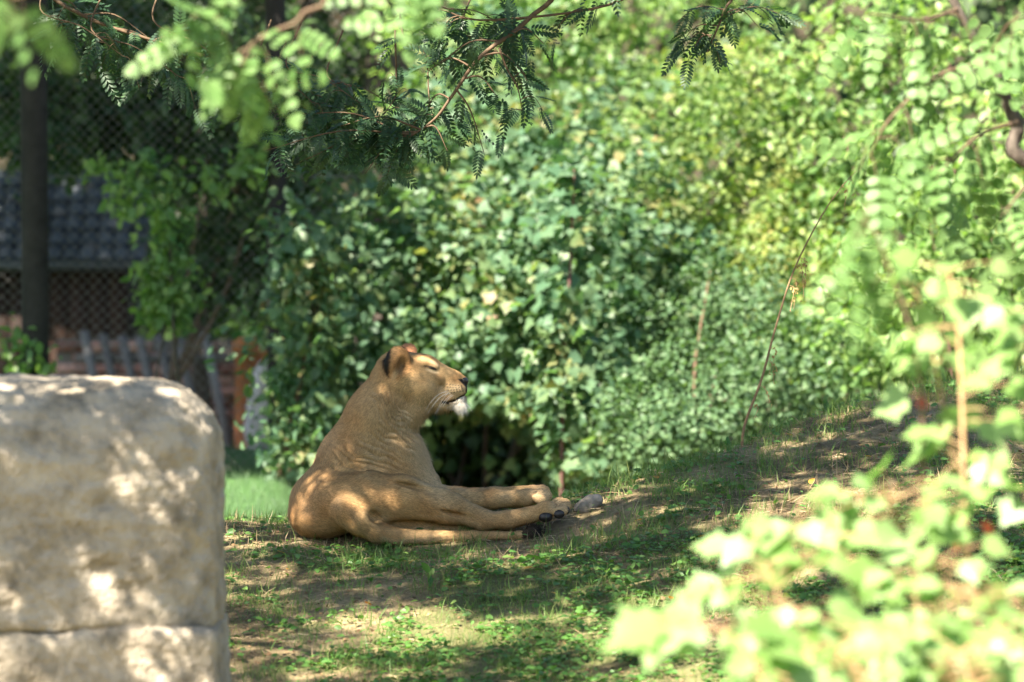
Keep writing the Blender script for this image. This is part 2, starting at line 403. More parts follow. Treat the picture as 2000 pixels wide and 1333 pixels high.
# ================================================================== things of stone and wire
# ---- boulder
def rock_mesh(name, c, h, seed, sub=72, expo=4.0, amp=0.03, org=(0, 0, 0), top=None, bottom=None, rad=0.0):
    """superellipsoid with worn relief; c centre, h half sizes"""
    n = sub; u = np.linspace(0, 2 * np.pi, n * 2, endpoint=False); v = np.linspace(0.001, np.pi - 0.001, n)
    U, Vv = np.meshgrid(u, v, indexing='xy')
    D = np.stack([np.sin(Vv) * np.cos(U), np.sin(Vv) * np.sin(U), np.cos(Vv)], -1).reshape(-1, 3)
    r = (np.abs(D[:, 0]) ** expo + np.abs(D[:, 1]) ** expo + np.abs(D[:, 2]) ** expo) ** (-1 / expo)
    P = D * r[:, None] * np.array(h)
    if rad:
        m = np.abs(D).max(1); P = D / m[:, None] * np.array(h); inner = np.array(h) - rad
        qd = np.clip(P, -inner, inner); P = qd + rad * norm(P - qd + D * 1e-4)
    q = P + seed * 7.7
    nz = (vnoise(q, 1.6, seed, 3) - 0.5) * 1.8 + (vnoise(q, 6, seed + 1, 3) - 0.5) * 1.2 + (vnoise(q, 20, seed + 2, 3) - 0.5) * 1.3
    pit = sstep(0.62, 0.8, vnoise(q, 9, seed + 5, 2))
    P = P + D * (nz * amp - pit * amp * 0.7)[:, None]
    if bottom is not None: P[:, 2] = np.maximum(P[:, 2], bottom)
    if top is not None: P[:, 2] = np.minimum(P[:, 2], top + (vnoise(q, 5, seed + 8, 2) - 0.5) * 0.01)
    m2 = n * 2; i = np.arange(n - 1)[:, None] * m2; j = np.arange(m2)[None]; j2 = (j + 1) % m2
    Fc = np.stack([i + j, i + m2 + j, i + m2 + j2, i + j2], -1).reshape(-1, 4)
    return mesh_from(name, P + np.array(c) - np.array(org), Fc, True)

M_STONE = plain_mat('sandstone', [(0.30, (0.12, 0.10, 0.072)), (0.40, (0.24, 0.205, 0.15)), (0.52, (0.36, 0.31, 0.235)), (0.70, (0.46, 0.405, 0.315))], 6.5, 0.9, 1.0, 34, 10, dist=0.03)
BY = 20.0
bt = W(0, 752, BY).z; bs = W(0, 1232, BY).z; bx = W(416, 900, BY).x
bhx = 0.95; bg = gz(bx - 0.6, BY)
boulder = thing('boulder', 'big weathered tan sandstone boulder with rounded top and a horizontal crack', 'boulder', (bx - bhx, BY + 0.45, bg))
zc = (bt + bs) / 2
obj('upper_block', rock_mesh('boulder_upper', (bx - bhx, BY + .5, zc - 0.1), (bhx, 0.55, (bt - bs) / 2 + 0.1), 3, 130, 5.0, 0.030, boulder.location, bottom=-(bt - bs) / 2 + 0.104, rad=0.26), M_STONE, boulder)
obj('lower_block', rock_mesh('boulder_lower', (bx - bhx, BY + .50, (bs + bg) / 2 - 0.1), (bhx + .006, 0.556, (bs - bg) / 2 + 0.108), 3, 110, 9.0, 0.030, boulder.location, rad=0.03), M_STONE, boulder)
# ---- stone by the paws
M_GREYST = plain_mat('grey_stone', [(0.3, (0.12, 0.105, 0.085)), (0.5, (0.24, 0.21, 0.17)), (0.7, (0.34, 0.30, 0.25))], 18, 0.9, 0.8, 60, dist=0.01)
sp = W(1150, 1003, 25.1); sz = gz(sp.x, sp.y)
st = obj('stone', rock_mesh('stone', (0, 0, 0.01), (0.068, 0.05, 0.036), 9, 30, 2.2, 0.020), M_GREYST); st.location = (sp.x, sp.y, sz + 0.012); st.rotation_euler = (0, -0.45, 0.3)
tag(st, 'pale grey stone lying in the grass just beyond the paws of the lioness', 'stone')

# ---- chain-link fence
FY = 33.2
M_WIRE = plain_mat('galvanised_wire', [(0.3, (0.09, 0.085, 0.08)), (0.7, (0.19, 0.18, 0.17))], 20, 0.45, 0.2, 50, dist=0.001, metal=0.2, spec=0.6)
M_POST = plain_mat('dark_post', [(0.3, (0.010, 0.009, 0.008)), (0.7, (0.026, 0.023, 0.021))], 10, 0.8, 0.5, 30, dist=0.01)
fx0, fx1, fz0, fz1 = -4.3, -0.9, gz(-2.5, FY) - 0.03, 3.4
fence = thing('chain_link_fence', 'tall chain link fence with dark posts behind the boulder', 'fence', ((fx0 + fx1) / 2, FY, gz(-2.5, FY)))
for px, wd in ((74, 0.16), (545, 0.12)):
    p = W(px, 700, FY); b = MB(fence.location)
    b.tube([(p.x, FY - 0.10, fz0 - 0.2), (p.x - 0.01, FY - 0.10, 1.5), (p.x - 0.02, FY - 0.10, fz1 + 0.1)], wd / 2, 14)
    obj('post', b.mesh('fence_post', True), M_POST, fence)
pitch = 0.066; b = MB(fence.location); nzg = int((fz1 - fz0) / (pitch * 0.5)); k = 0
zz_ = fz0 + np.arange(nzg) * pitch * 0.5
x_ = fx0
while x_ < fx1:
    for ph in (0, 1):
        off = np.where((np.arange(nzg) + ph) % 2 == 0, 0, pitch * 0.5)
        P = np.stack([x_ + off * (1 if ph == 0 else 1), np.full(nzg, FY + (0.004 if ph else -0.004)), zz_], -1)
    off = np.where(np.arange(nzg) % 2 == 0, 0.0, pitch * 0.5)
    for sg in (1, -1):
        P = np.stack([x_ + sg * off, np.full(nzg, FY + 0.003 * sg), zz_], -1)
        jn = vnoise(P, 1.7, 91, 2) - 0.5; P[:, 0] += 0.05 * jn; P[:, 1] += 0.10 * jn; P[:, 2] += 0.03 * (vnoise(P, 2.3, 93, 2) - 0.5)
        b.tube(P, 0.0020, 3, False)
    x_ += pitch
obj('wire_mesh', b.mesh('fence_wire'), M_WIRE, fence, 'stuff')
for py in (345, 676):
    z = W(0, py, FY).z; b = MB(fence.location)
    b.tube([(fx0, FY - 0.008, z), (fx1, FY - 0.008, z)], 0.003, 6); obj('tension_wire', b.mesh('tension_wire'), M_WIRE, fence)

# ---- shed behind the fence
SY = 40.0
M_SLATE = plain_mat('blue_grey_tile', [(0.3, (0.035, 0.042, 0.052)), (0.7, (0.075, 0.087, 0.104))], 10, 0.5, 0.3, 40, rnd=0.5, dist=0.005, spec=0.5)
M_PLANK = plain_mat('dark_plank', [(0.3, (0.014, 0.008, 0.006)), (0.7, (0.04, 0.021, 0.014))], 5, 0.8, 0.6, 20, stretch=(6, 6, .6), rnd=0.5)
e0 = W(0, 508, SY); r0 = W(285, 336, SY + 0.9)
shx0, shx1 = -5.4, W(283, 400, SY).x
sg = gz(-4, SY)
shed = thing('shed', 'low shed with blue grey tiled roof and dark plank wall behind the fence', 'shed', ((shx0 + shx1) / 2, SY + 0.9, sg))
slope = math.atan2(r0.z - e0.z, 0.9); Ls = math.hypot(r0.z - e0.z, 0.9)
roof = obj('roof', MB(shed.location).box(((shx0 + shx1) / 2, SY + 0.45, (e0.z + r0.z) / 2 - 0.05), (shx1 - shx0, Ls + 0.02, 0.05), Matrix.Rotation(slope, 3, 'X')).box(((shx0 + shx1) / 2, SY + 1.35, (e0.z + r0.z) / 2 - 0.05), (shx1 - shx0, Ls, 0.05), Matrix.Rotation(-slope, 3, 'X')).mesh('shed_roof'), M_SLATE, shed)
tw, rows = 0.115, 6; tl = Ls / rows
an = np.linspace(0, math.pi, 6); prof = np.stack([-np.cos(an) * tw * 0.5, np.sin(an) * 0.03], -1)
tv = np.concatenate([np.stack([prof[:, 0], np.full(6, 0.0), prof[:, 1] + 0.012], -1), np.stack([prof[:, 0] * .9, np.full(6, tl * 1.12), prof[:, 1] - 0.006], -1)])
tme = mesh_from('roof_tile', tv, [[i, i + 1, i + 7, i + 6] for i in range(5)], True)
ncol = int((shx1 - shx0) / tw)
for rI in range(rows):
    for cI in range(ncol):
        xx = shx1 - tw * (cI + 0.5)
        if xx < -4.0: continue
        o = obj('tile', tme, M_SLATE, roof)
        o.location = Vector((xx + random.uniform(-.004, .004), SY + 0.9 * rI / rows - 0.01, e0.z + (r0.z - e0.z) * rI / rows - 0.02)) - Vector(shed.location)
        o.rotation_euler = (slope, 0, random.uniform(-.02, .02))
wall = obj('wall', MB(shed.location).box(((shx0 + shx1) / 2 - .05, SY + 0.95, (sg + e0.z) / 2), (shx1 - shx0 - .2, 1.4, e0.z - sg - 0.02)).mesh('shed_wall'), M_PLANK, shed)
pw = 0.14
pme = MB().box((0, 0, 0), (pw - 0.012, 0.03, e0.z - sg - 0.05)).mesh('wall_plank')
for i in range(14):
    o = obj('plank', pme, M_PLANK, wall); o.location = Vector((shx1 - 0.2 - pw * i, SY + 0.235, (sg + e0.z) / 2 + random.uniform(-.01, .01))) - Vector(shed.location)

# ---- brick wall remains and a slatted rack in front of it
KY = 38.6
M_BRICK = plain_mat('pink_brick', [(0.25, (0.20, 0.085, 0.065)), (0.5, (0.38, 0.18, 0.145)), (0.75, (0.52, 0.30, 0.25))], 6, 0.9, 0.6, 30, rnd=0.9, dist=0.008)
kg = gz(-2.2, KY)
kx0, kx1 = W(110, 800, KY).x, W(510, 800, KY).x; kz1 = W(0, 655, KY).z
bw = thing('brick_wall', 'low pinkish brick wall behind the slatted rack', 'brick wall', ((kx0 + kx1) / 2, KY, kg))
mort = plain_mat('mortar', [(0.3, (0.10, 0.085, 0.075)), (0.7, (0.17, 0.15, 0.13))], 20, 0.95, 0.5)
obj('mortar_core', MB(bw.location).box(((kx0 + kx1) / 2, KY, (kg + kz1) / 2 - 0.02), (kx1 - kx0 - .02, 0.16, kz1 - kg - 0.02)).mesh('mortar_core'), mort, bw)
bme = MB().box((0, 0, 0), (0.205, 0.19, 0.062)).mesh('brick'); nr = int((kz1 - kg) / 0.075)
for r_ in range(nr):
    for c_ in range(int((kx1 - kx0) / 0.22) + 1):
        xx = kx0 + 0.11 + c_ * 0.22 - (0.11 if r_ % 2 else 0)
        if xx + 0.1 > kx1 or xx < kx0 or (r_ > nr - 3 and random.random() < 0.3): continue
        o = obj('brick', bme, M_BRICK, bw); o.location = (xx - bw.location.x, random.uniform(-.012, .012), 0.04 + r_ * 0.075); o.rotation_euler = (random.uniform(-.03, .03), 0, random.uniform(-.03, .03))
M_SLAT = plain_mat('grey_slat', [(0.3, (0.13, 0.12, 0.118)), (0.7, (0.24, 0.225, 0.22))], 12, 0.7, 0.4, 40, stretch=(4, 4, 1), rnd=0.4)
RY = 37.4
rack = thing('slatted_rack', 'leaning rack of grey wooden slats behind the fence', 'rack', (W(300, 900, RY).x, RY, gz(-2.3, RY)))
for i, px in enumerate((168, 205, 243, 276, 314, 352, 404)):
    a = W(px - 4, 652 + random.uniform(-6, 8), RY + 0.35); c2 = W(px + 46, 890, RY - 0.05)
    ax_ = (a - c2); L_ = ax_.length; q = ax_.to_track_quat('Z', 'Y').to_matrix()
    obj('slat', MB(rack.location).box(tuple((a + c2) / 2), (0.055, 0.022, L_), q).mesh('slat'), M_SLAT, rack)
for py, yy in ((700, RY + 0.29), (850, RY + 0.02)):
    a = W(160, py, yy); c2 = W(440 + (py - 700) * .2, py, yy); b = MB(rack.location); b.box(tuple((a + c2) / 2 + Vector((0, 0.035, 0))), ((c2 - a).length + .1, 0.03, 0.05)); obj('rail', b.mesh('rack_rail'), M_SLAT, rack)
# ---- pale block added for the lit whitish patch behind the fence foot, terracotta shards
pb = W(520, 850, 37.0); pg = gz(pb.x, 37.0)
M_PALE = plain_mat('lit_patch_pale', [(0.3, (0.40, 0.37, 0.36)), (0.7, (0.66, 0.62, 0.60))], 8, 0.85, 0.6, 30, dist=0.01)
pbk = obj('lit_patch_block', rock_mesh('lit_patch_block', (0, 0, 0.26), (0.16, 0.12, 0.32), 14, 36, 3.5, 0.02), M_PALE); pbk.location = (pb.x, 37.0, pg); pbk.rotation_euler = (0, 0.12, 0.1)
tag(pbk, 'pale upright block added for the lit patch behind the fence beside the brick wall', 'stone block')
M_TERRA = plain_mat('terracotta', [(0.3, (0.36, 0.12, 0.05)), (0.7, (0.60, 0.24, 0.10))], 10, 0.8, 0.4, 40)
for i, (px, py, Y, hh, lab) in enumerate(((480, 705, 37.3, 0.30, 'tall terracotta drain pipe standing in front of the brick wall'), (503, 725, 37.4, 0.26, 'shorter terracotta drain pipe next to the tall one'))):
    p = W(px, py, Y); g_ = gz(p.x, Y); b = MB((p.x, Y, g_)); th = 0.075
    b.tube([(p.x, Y, g_ - 0.02), (p.x, Y, p.z + hh / 2 - 0.1), (p.x, Y, p.z + hh / 2 - 0.099), (p.x, Y, p.z + hh / 2)], [th, th, th * 1.22, th * 1.22], 14)
    o = obj('drain_pipe', b.mesh('drain_pipe', True), M_TERRA); o.location = (p.x, Y, g_); tag(o, lab, 'pipe')

# ================================================================== the lioness
LU = 0.37 / 444.444                       # metres per modelling unit
LORG = np.array([-1.1250, 25.0, 0.9221])  # world place of unit (0,0,0); unit axes: x right, y down, d away

def lw(P):
    P = np.asarray(P, float).reshape(-1, 3)
    return np.stack([LORG[0] + P[:, 0] * LU, LORG[1] + P[:, 2] * LU, LORG[2] - P[:, 1] * LU], -1)

def build_lioness():
    VOX = 5.0
    lo = np.array([140., 60., -260.]); hi = np.array([1720., 1190., 470.])
    dim = np.ceil((hi - lo) / VOX).astype(int) + 1
    Fd = np.full(dim, 60.0, np.float32)
    ax = [lo[i] + VOX * np.arange(dim[i]) for i in range(3)]
    PR = []                                # kept for colour and fur flow

    def region(mn, mx, pad):
        s = []
        for i in range(3):
            a = max(0, int((mn[i] - pad - lo[i]) / VOX)); b = min(dim[i], int((mx[i] + pad - lo[i]) / VOX) + 2)
            s.append(slice(a, b))
        return tuple(s)

    def grid(s):
        return np.meshgrid(ax[0][s[0]], ax[1][s[1]], ax[2][s[2]], indexing='ij', sparse=True)

    def blend(s, d, k, sub=False):
        f = Fd[s]; d = d.astype(np.float32)
        if sub:
            h = np.clip(0.5 - 0.5 * (f + d) / k, 0, 1); Fd[s] = f * (1 - h) - d * h + k * h * (1 - h)
        else:
            h = np.clip(0.5 + 0.5 * (f - d) / k, 0, 1); Fd[s] = f * (1 - h) + d * h - k * h * (1 - h)

    def chain(pts, k=40):
        """pts: (x, y, d, r) ; a run of round cones"""
        for a, b in zip(pts[:-1], pts[1:]):
            A = np.array(a[:3], float); B = np.array(b[:3], float); r = max(a[3], b[3])
            s = region(np.minimum(A, B), np.maximum(A, B), r + k + 8)
            X, Y, D = grid(s); ba = B - A
            t = np.clip(((X - A[0]) * ba[0] + (Y - A[1]) * ba[1] + (D - A[2]) * ba[2]) / ba.dot(ba), 0, 1)
            d = np.sqrt((X - A[0] - t * ba[0]) ** 2 + (Y - A[1] - t * ba[1]) ** 2 + (D - A[2] - t * ba[2]) ** 2) - (a[3] + t * (b[3] - a[3]))
            blend(s, d, k); PR.append((A, B, a[3], b[3]))

    def ell(c, r, k=40, rot=0, sub=False):
        """ellipsoid; rot turns it in the picture plane (degrees)"""
        c = np.array(c, float); r = np.array(r, float); m = r.max()
        s = region(c, c, m + k + 8); X, Y, D = grid(s)
        ca, sa = math.cos(math.radians(rot)), math.sin(math.radians(rot))
        x = (X - c[0]) * ca + (Y - c[1]) * sa; y = -(X - c[0]) * sa + (Y - c[1]) * ca; z = D - c[2]
        k0 = np.sqrt((x / r[0]) ** 2 + (y / r[1]) ** 2 + (z / r[2]) ** 2) + 1e-6
        k1 = np.sqrt((x / r[0] ** 2) ** 2 + (y / r[1] ** 2) ** 2 + (z / r[2] ** 2) ** 2) + 1e-9
        blend(s, k0 * (k0 - 1) / k1, k, sub)

    H = 215.0
    # trunk: pelvis, loin, rib cage, withers
    ell((365, 935, 90), (190, 172, 190), 10)
    ell((330, 1005, 60), (152, 108, 190), 50)
    chain([(380, 905, 110, 160), (505, 715, 215, 176)], 60)
    ell((600, 800, 215), (210, 210, 185), 80)
    ell((690, 720, 250), (170, 190, 165), 80, 20)
    # neck
    chain([(505, 705, 225, 172), (640, 472, 228, 160), (715, 318, H, 128)], 50)
    chain([(735, 670, 240, 140), (735, 535, 232, 82), (828, 412, H, 92)], 24)
    # breast and shoulder
    chain([(720, 700, 250, 170), (850, 850, 230, 120)], 60)
    ell((760, 850, 150), (120, 150, 90), 60, -25)
    # skull
    ell((728, 232, H), (98, 100, 105), 40)
    ell((778, 250, H), (122, 116, 124), 40)
    ell((868, 222, H), (88, 80, 92), 40)
    chain([(905, 228, H, 70), (1040, 278, H, 45), (1088, 288, H, 29)], 26)
    ell((1046, 322, H - 26), (64, 45, 44), 20, 8); ell((1046, 322, H + 26), (64, 45, 44), 20, 8)
    chain([(870, 345, H, 96), (985, 378, H, 58), (1072, 388, H, 38)], 26)
    ell((862, 318, H - 62), (88, 82, 68), 34); ell((862, 318, H + 62), (88, 82, 68), 34)
    ell((930, 262, H - 55), (62, 34, 36), 26, 22); ell((930, 262, H + 55), (62, 34, 36), 26, 22)
    ell((915, 190, H - 58), (50, 18, 24), 26, 28); ell((915, 190, H + 58), (50, 18, 24), 26, 28)   # brows
    ell((926, 217, H - 98), (36, 13, 26), 14, 20, True); ell((926, 217, H + 98), (36, 13, 26), 14, 20, True)  # sockets
    ell((926, 216, H - 70), (30, 15, 18), 6, 20); ell((926, 216, H + 70), (30, 15, 18), 6, 20)        # eyeballs under lids
    ell((1020, 395, H - 52), (46, 5, 26), 8, -14, True); ell((1020, 395, H + 52), (46, 5, 26), 8, -14, True)  # mouth
    ell((1086, 366, H), (40, 4.5, 60), 6, -24, True)
    ell((1076, 334, H), (36, 32, 42), 14)
    # ears: cups
    ell((748, 186, H - 104), (66, 84, 38), 12, 6); ell((782, 198, H - 142), (34, 56, 36), 16, 12, True)
    ell((803, 152, H + 108), (50, 62, 30), 14); ell((835, 156, H + 130), (36, 44, 34), 8, 0, True)
    # far fore leg, near fore leg
    chain([(850, 900, 330, 84), (1060, 915, 340, 52), (1260, 905, 345, 44), (1400, 893, 345, 44)], 30)
    ell((1455, 886, 345), (62, 40, 46), 22, -8)
    chain([(850, 900, 170, 92), (1040, 922, 200, 60), (1240, 915, 215, 48), (1410, 915, 220, 45)], 36)
    ell((1440, 905, 220), (54, 46, 50), 24)
    for q, (x, y, d) in enumerate([(1500, 912, 172), (1520, 900, 200), (1522, 892, 232), (1505, 890, 262)]):
        ell((x, y, d), (42, 31, 18), 4, 14)
    for q, (x, y, d) in enumerate([(1502, 880, 316), (1514, 874, 338), (1510, 876, 364)]):
        ell((x, y, d), (40, 30, 16), 7, 12)
    # far hind leg under the near one
    chain([(620, 1030, 40, 66), (900, 1045, 10, 46), (1150, 1060, 0, 36), (1330, 1058, 0, 34)], 20)
    # near hind leg: thigh, shank, hock, foot
    chain([(430, 925, -20, 158), (600, 905, -50, 142), (770, 890, -80, 112), (1010, 945, -75, 82), (1185, 1002, -70, 52)], 34)
    chain([(1150, 1002, -70, 48), (1200, 1015, -72, 46), (1330, 1012, -76, 47), (1450, 985, -80, 46)], 26)
    ell((1525, 962, -82), (66, 50, 50), 24, -22)
    for x, y, d in [(1606, 966, -118), (1622, 944, -96), (1618, 930, -64), (1590, 924, -40)]:
        ell((x, y, d), (42, 29, 18), 4, -24)
    ell((985, 905, -92), (70, 52, 48), 30, 25); ell((1185, 1030, -78), (34, 30, 30), 16)
    ell((1255, 985, -104), (90, 12, 14), 12, 4); ell((905, 950, 150), (60, 46, 44), 24); ell((1375, 905, 196), (40, 36, 34), 18)
    ell((1080, 985, -150), (120, 14, 26), 16, 16, True); ell((820, 830, -160), (150, 14, 34), 22, 14, True)
    # tail coming round the rump
    chain([(470, 960, -130, 90), (560, 1010, -165, 78), (640, 1068, -175, 56), (735, 1094, -172, 42), (900, 1096, -160, 32), (1150, 1094, -150, 26), (1390, 1090, -150, 21), (1440, 1082, -150, 20)], 16)
    # crease in front of the rump
    ell((634, 990, -205), (30, 52, 60), 22, -55, True)

    # ---- surface nets
    S = Fd < 0
    c = [S[i:dim[0] - 1 + i, j:dim[1] - 1 + j, k:dim[2] - 1 + k] for i in (0, 1) for j in (0, 1) for k in (0, 1)]
    n = sum(x.astype(np.uint8) for x in c)
    act = (n > 0) & (n < 8)
    ci = np.argwhere(act); idx = np.full(act.shape, -1, np.int64); idx[act] = np.arange(len(ci))
    corner = np.array([[i, j, k] for i in (0, 1) for j in (0, 1) for k in (0, 1)])
    vals = np.stack([Fd[ci[:, 0] + a, ci[:, 1] + b, ci[:, 2] + e] for a, b, e in corner], 1)
    acc = np.zeros((len(ci), 3)); cnt = np.zeros(len(ci))
    for a in range(8):
        for b in range(a + 1, 8):
            if np.abs(corner[a] - corner[b]).sum() == 1:
                va, vb = vals[:, a], vals[:, b]; m = (va < 0) != (vb < 0)
                t = np.where(m, va / (va - vb + 1e-12), 0)
                acc += np.where(m[:, None], corner[a] + t[:, None] * (corner[b] - corner[a]), 0); cnt += m
    V = lo + VOX * (ci + acc / cnt[:, None])
    quads = []
    for axis in range(3):
        o1, o2 = [(1, 2), (2, 0), (0, 1)][axis]
        sl0 = [slice(None)] * 3; sl1 = [slice(None)] * 3
        sl0[axis] = slice(0, -1); sl1[axis] = slice(1, None)
        ch = S[tuple(sl0)] != S[tuple(sl1)]
        e = np.argwhere(ch)
        ok = (e[:, o1] > 0) & (e[:, o2] > 0) & (e[:, o1] < dim[o1] - 1) & (e[:, o2] < dim[o2] - 1); e = e[ok]
        ins = S[e[:, 0], e[:, 1], e[:, 2]]
        def cell(d1, d2):
            q = e.copy(); q[:, o1] -= d1; q[:, o2] -= d2
            return idx[q[:, 0], q[:, 1], q[:, 2]]
        Q = np.stack([cell(1, 1), cell(0, 1), cell(0, 0), cell(1, 0)], 1)
        Q[~ins] = Q[~ins][:, ::-1]
        quads.append(Q)
    Q = np.concatenate(quads); Q = Q[(Q >= 0).all(1)]
    E = np.concatenate([Q[:, [0, 1]], Q[:, [1, 2]], Q[:, [2, 3]], Q[:, [3, 0]]])
    nv = len(V); deg = np.bincount(E[:, 0], minlength=nv) + np.bincount(E[:, 1], minlength=nv)
    def smooth(P, w):
        A = np.zeros_like(P)
        for j in range(P.shape[1]):
            A[:, j] = np.bincount(E[:, 0], P[E[:, 1], j], nv) + np.bincount(E[:, 1], P[E[:, 0], j], nv)
        return P * (1 - w) + w * A / deg[:, None]
    for w in (0.6, -0.3, 0.6, -0.3, 0.5): V = smooth(V, w)
    def normals(P):
        fn = np.cross(P[Q[:, 2]] - P[Q[:, 0]], P[Q[:, 3]] - P[Q[:, 1]]); N = np.zeros_like(P)
        for j in range(4):
            for q in range(3): N[:, q] += np.bincount(Q[:, j], fn[:, q], nv)
        return norm(N)
    Pw = lw(V); N = normals(Pw)

    # ---- loose skin: folds on the throat, the shoulder and the flank
    x, y, d = V.T
    wob = vnoise(V, 0.012, 3, 2) - 0.5
    r = np.hypot(x - 905, (y - 290) * 1.0)
    m1 = sstep(165, 215, r) * sstep(345, 255, r) * sstep(860, 800, x) * sstep(300, 380, y) * sstep(640, 540, y)
    f1 = np.sin(r / 27 * 2 * np.pi + wob * 20 + 4 * vnoise(V, 0.03, 77)) * m1 * sstep(.05, .5, vnoise(V, 0.018, 9, 2)) * 6.0
    u = -(x - 560) * 0.40 + (y - 690) * 0.92
    m2 = np.exp(-((x - 560) / 170) ** 2 - ((y - 690) / 75) ** 2)
    f2 = np.sin(u / 42 * 2 * np.pi + wob * 16) * m2 * sstep(.1, .5, vnoise(V, 0.014, 19, 2)) * 7.5
    m3 = np.exp(-((x - 760) / 120) ** 2 - ((y - 590) / 70) ** 2)
    f3 = np.sin(((y - 590) * 0.8 - (x - 760) * 0.55) / 30 * 2 * np.pi + wob * 10) * m3 * sstep(.1, .5, vnoise(V, 0.02, 29, 2)) * 5.0
    f4 = (vnoise(V, 0.02, 5, 2) - 0.5) * 4.0 * (1 - sstep(620, 760, x) * sstep(470, 400, y)) * sstep(1020, 700, x) * sstep(1060, 960, y)
    near = sstep(0.35, -0.1, N[:, 1])
    Pw = Pw + N * ((f1 + f2 + f3) * near + f4)[:, None] * LU
    N = normals(Pw)

    # ---- coat
    tawny = np.array([0.47, 0.305, 0.14]); pale = np.array([0.60, 0.46, 0.28]); white = np.array([0.78, 0.74, 0.66])
    rust = np.array([0.40, 0.20, 0.075]); dark = np.array([0.10, 0.065, 0.04]); black = np.array([0.012, 0.010, 0.010])
    C = np.tile(tawny, (nv, 1))
    def mixc(m, col):
        nonlocal C
        m = np.clip(m, 0, 1)[:, None]; C = C * (1 - m) + col * m
    def blob(cx, cy, rx, ry, soft=0.5, rot=0):
        ca, sa = math.cos(math.radians(rot)), math.sin(math.radians(rot))
        a = ((x - cx) * ca + (y - cy) * sa) / rx; b = (-(x - cx) * sa + (y - cy) * ca) / ry
        return sstep(1 + soft, 1 - soft, np.sqrt(a * a + b * b))
    big = vnoise(V, 0.01, 21, 3)
    mixc((big - 0.38) * 1.1, rust); mixc((0.55 - big) * 0.7, pale * 0.9)
    mixc(0.45 * blob(330, 960, 140, 130, 0.8), rust); mixc(0.35 * blob(1000, 960, 160, 60, 0.8, 15), rust)
    mixc(0.4 * blob(690, 480, 130, 160, 0.8), pale * 0.8); mixc(0.5 * sstep(0.2, 0.8, -N[:, 2]) * (x < 1000), pale)
    mixc(0.35 * blob(430, 600, 60, 260, 0.9, 33), rust)                    # darker back line
    mixc(0.8 * blob(880, 660, 70, 230, 0.8, -24), pale)                   # breast
    mixc(0.5 * blob(840, 460, 120, 60, 0.8, -30), pale)                    # throat
    mixc(0.65 * blob(900, 400, 70, 36, 0.8, 10), pale)                     # cheek and jaw
    mixc(0.35 * blob(960, 330, 70, 40, 0.8), pale)
    mixc(0.85 * blob(1058, 340, 60, 32, 0.5), pale * 1.1); mixc(0.95 * blob(1080, 402, 46, 34, 0.4) * (y > 372 - (x - 1075) * 0.5), white)
    mixc(0.45 * blob(1050, 272, 30, 16, 0.8, 25), rust * 1.2)
    mixc(0.25 * blob(880, 200, 60, 40, 0.9), dark)
    mixc(0.35 * blob(955, 262, 28, 12, 0.9, 40), dark)                     # tear line
    mixc(0.8 * blob(942, 192, 26, 9, 0.6, 32), pale * 1.1); mixc(0.85 * blob(930, 232, 32, 7, 0.6, 16), pale * 1.15)   # lids
    mixc(0.55 * sstep(1040, 1075, y) * sstep(620, 680, x) * sstep(1180, 1100, x) * (y < 1078) * (d > -60), pale)
    mixc(0.55 * sstep(0, -0.5, N[:, 2]) * (x > 650) * (x < 1180) * (y > 980), pale)
    mixc(0.4 * blob(1260, 1020, 110, 40, 0.8), rust); mixc(0.35 * blob(1320, 1055, 60, 18, 0.8), dark)
    mixc(0.40 * blob(1500, 890, 60, 50, 0.7) * (d > 100), pale); mixc(0.5 * blob(1600, 935, 50, 40, 0.7) * (d < 0), pale)
    mixc(0.7 * blob(990, 418, 80, 26, 0.7, -12), pale * 1.1)
    ear = blob(745, 186, 74, 88, 0.15) * (d < H - 62)
    mixc(0.5 * ear, rust); mixc(ear * sstep(722, 712, x + (y - 186) * 0.08), black)
    mixc(0.55 * blob(772, 200, 26, 36, 0.6) * ear, dark)
    mixc(0.7 * blob(740, 245, 12, 28, 0.6, 10) * ear, pale)
    mixc(0.7 * blob(800, 120, 60, 40, 0.4) * (d > H + 70), np.array([0.55, 0.24, 0.13]))  # far ear: red of light shining through, painted into the coat colour
    mixc(0.95 * blob(1465, 1080, 40, 40, 0.6) * (d < -100), black)
    face = (d < H + 10)
    mixc(0.97 * blob(927, 215, 29, 8.5, 0.35, 20) * face, black)             # closed eye
    mixc(0.8 * blob(900, 207, 18, 5, 0.6, 10) * face, black)
    for row in range(4):
        for k in range(6):
            cx = 1008 + k * 15 + row * 3; cy = 305 + row * 13 + (k - 2) * (2.0 - row * 1.6)
            mixc(0.95 * blob(cx, cy, 5.2, 3.8, 0.5) * face, dark * .6)
    for ax_, ay_, bx_, by_, w in [(993, 391, 1013, 398, 9), (1013, 398, 1049, 385, 8), (1049, 385, 1084, 366, 5), (1084, 366, 1110, 354, 4.5), (1110, 354, 1108, 318, 3.5)]:
        t = np.clip(((x - ax_) * (bx_ - ax_) + (y - ay_) * (by_ - ay_)) / ((bx_ - ax_) ** 2 + (by_ - ay_) ** 2), 0, 1)
        dd = np.hypot(x - ax_ - t * (bx_ - ax_), y - ay_ - t * (by_ - ay_)); mixc(0.95 * sstep(w * 1.35, w * 0.6, dd) * (x > 985), black)
    mixc(0.45 * blob(1018, 372, 20, 16, 0.7) * face, rust)
    nosem = sstep(1062, 1070, x) * (y > 274) * (y < 322) * sstep(0, 6, (x - 1066) * 0.92 - (y - 276) * 0.9 + 4); mixc(nosem, black)

    root = thing('lioness', 'tawny lioness lying on the ground with raised head in profile and eyes nearly closed', 'lioness', (float(LORG[0] + 700 * LU), 25.0, 0.0))
    org = np.array(root.location)
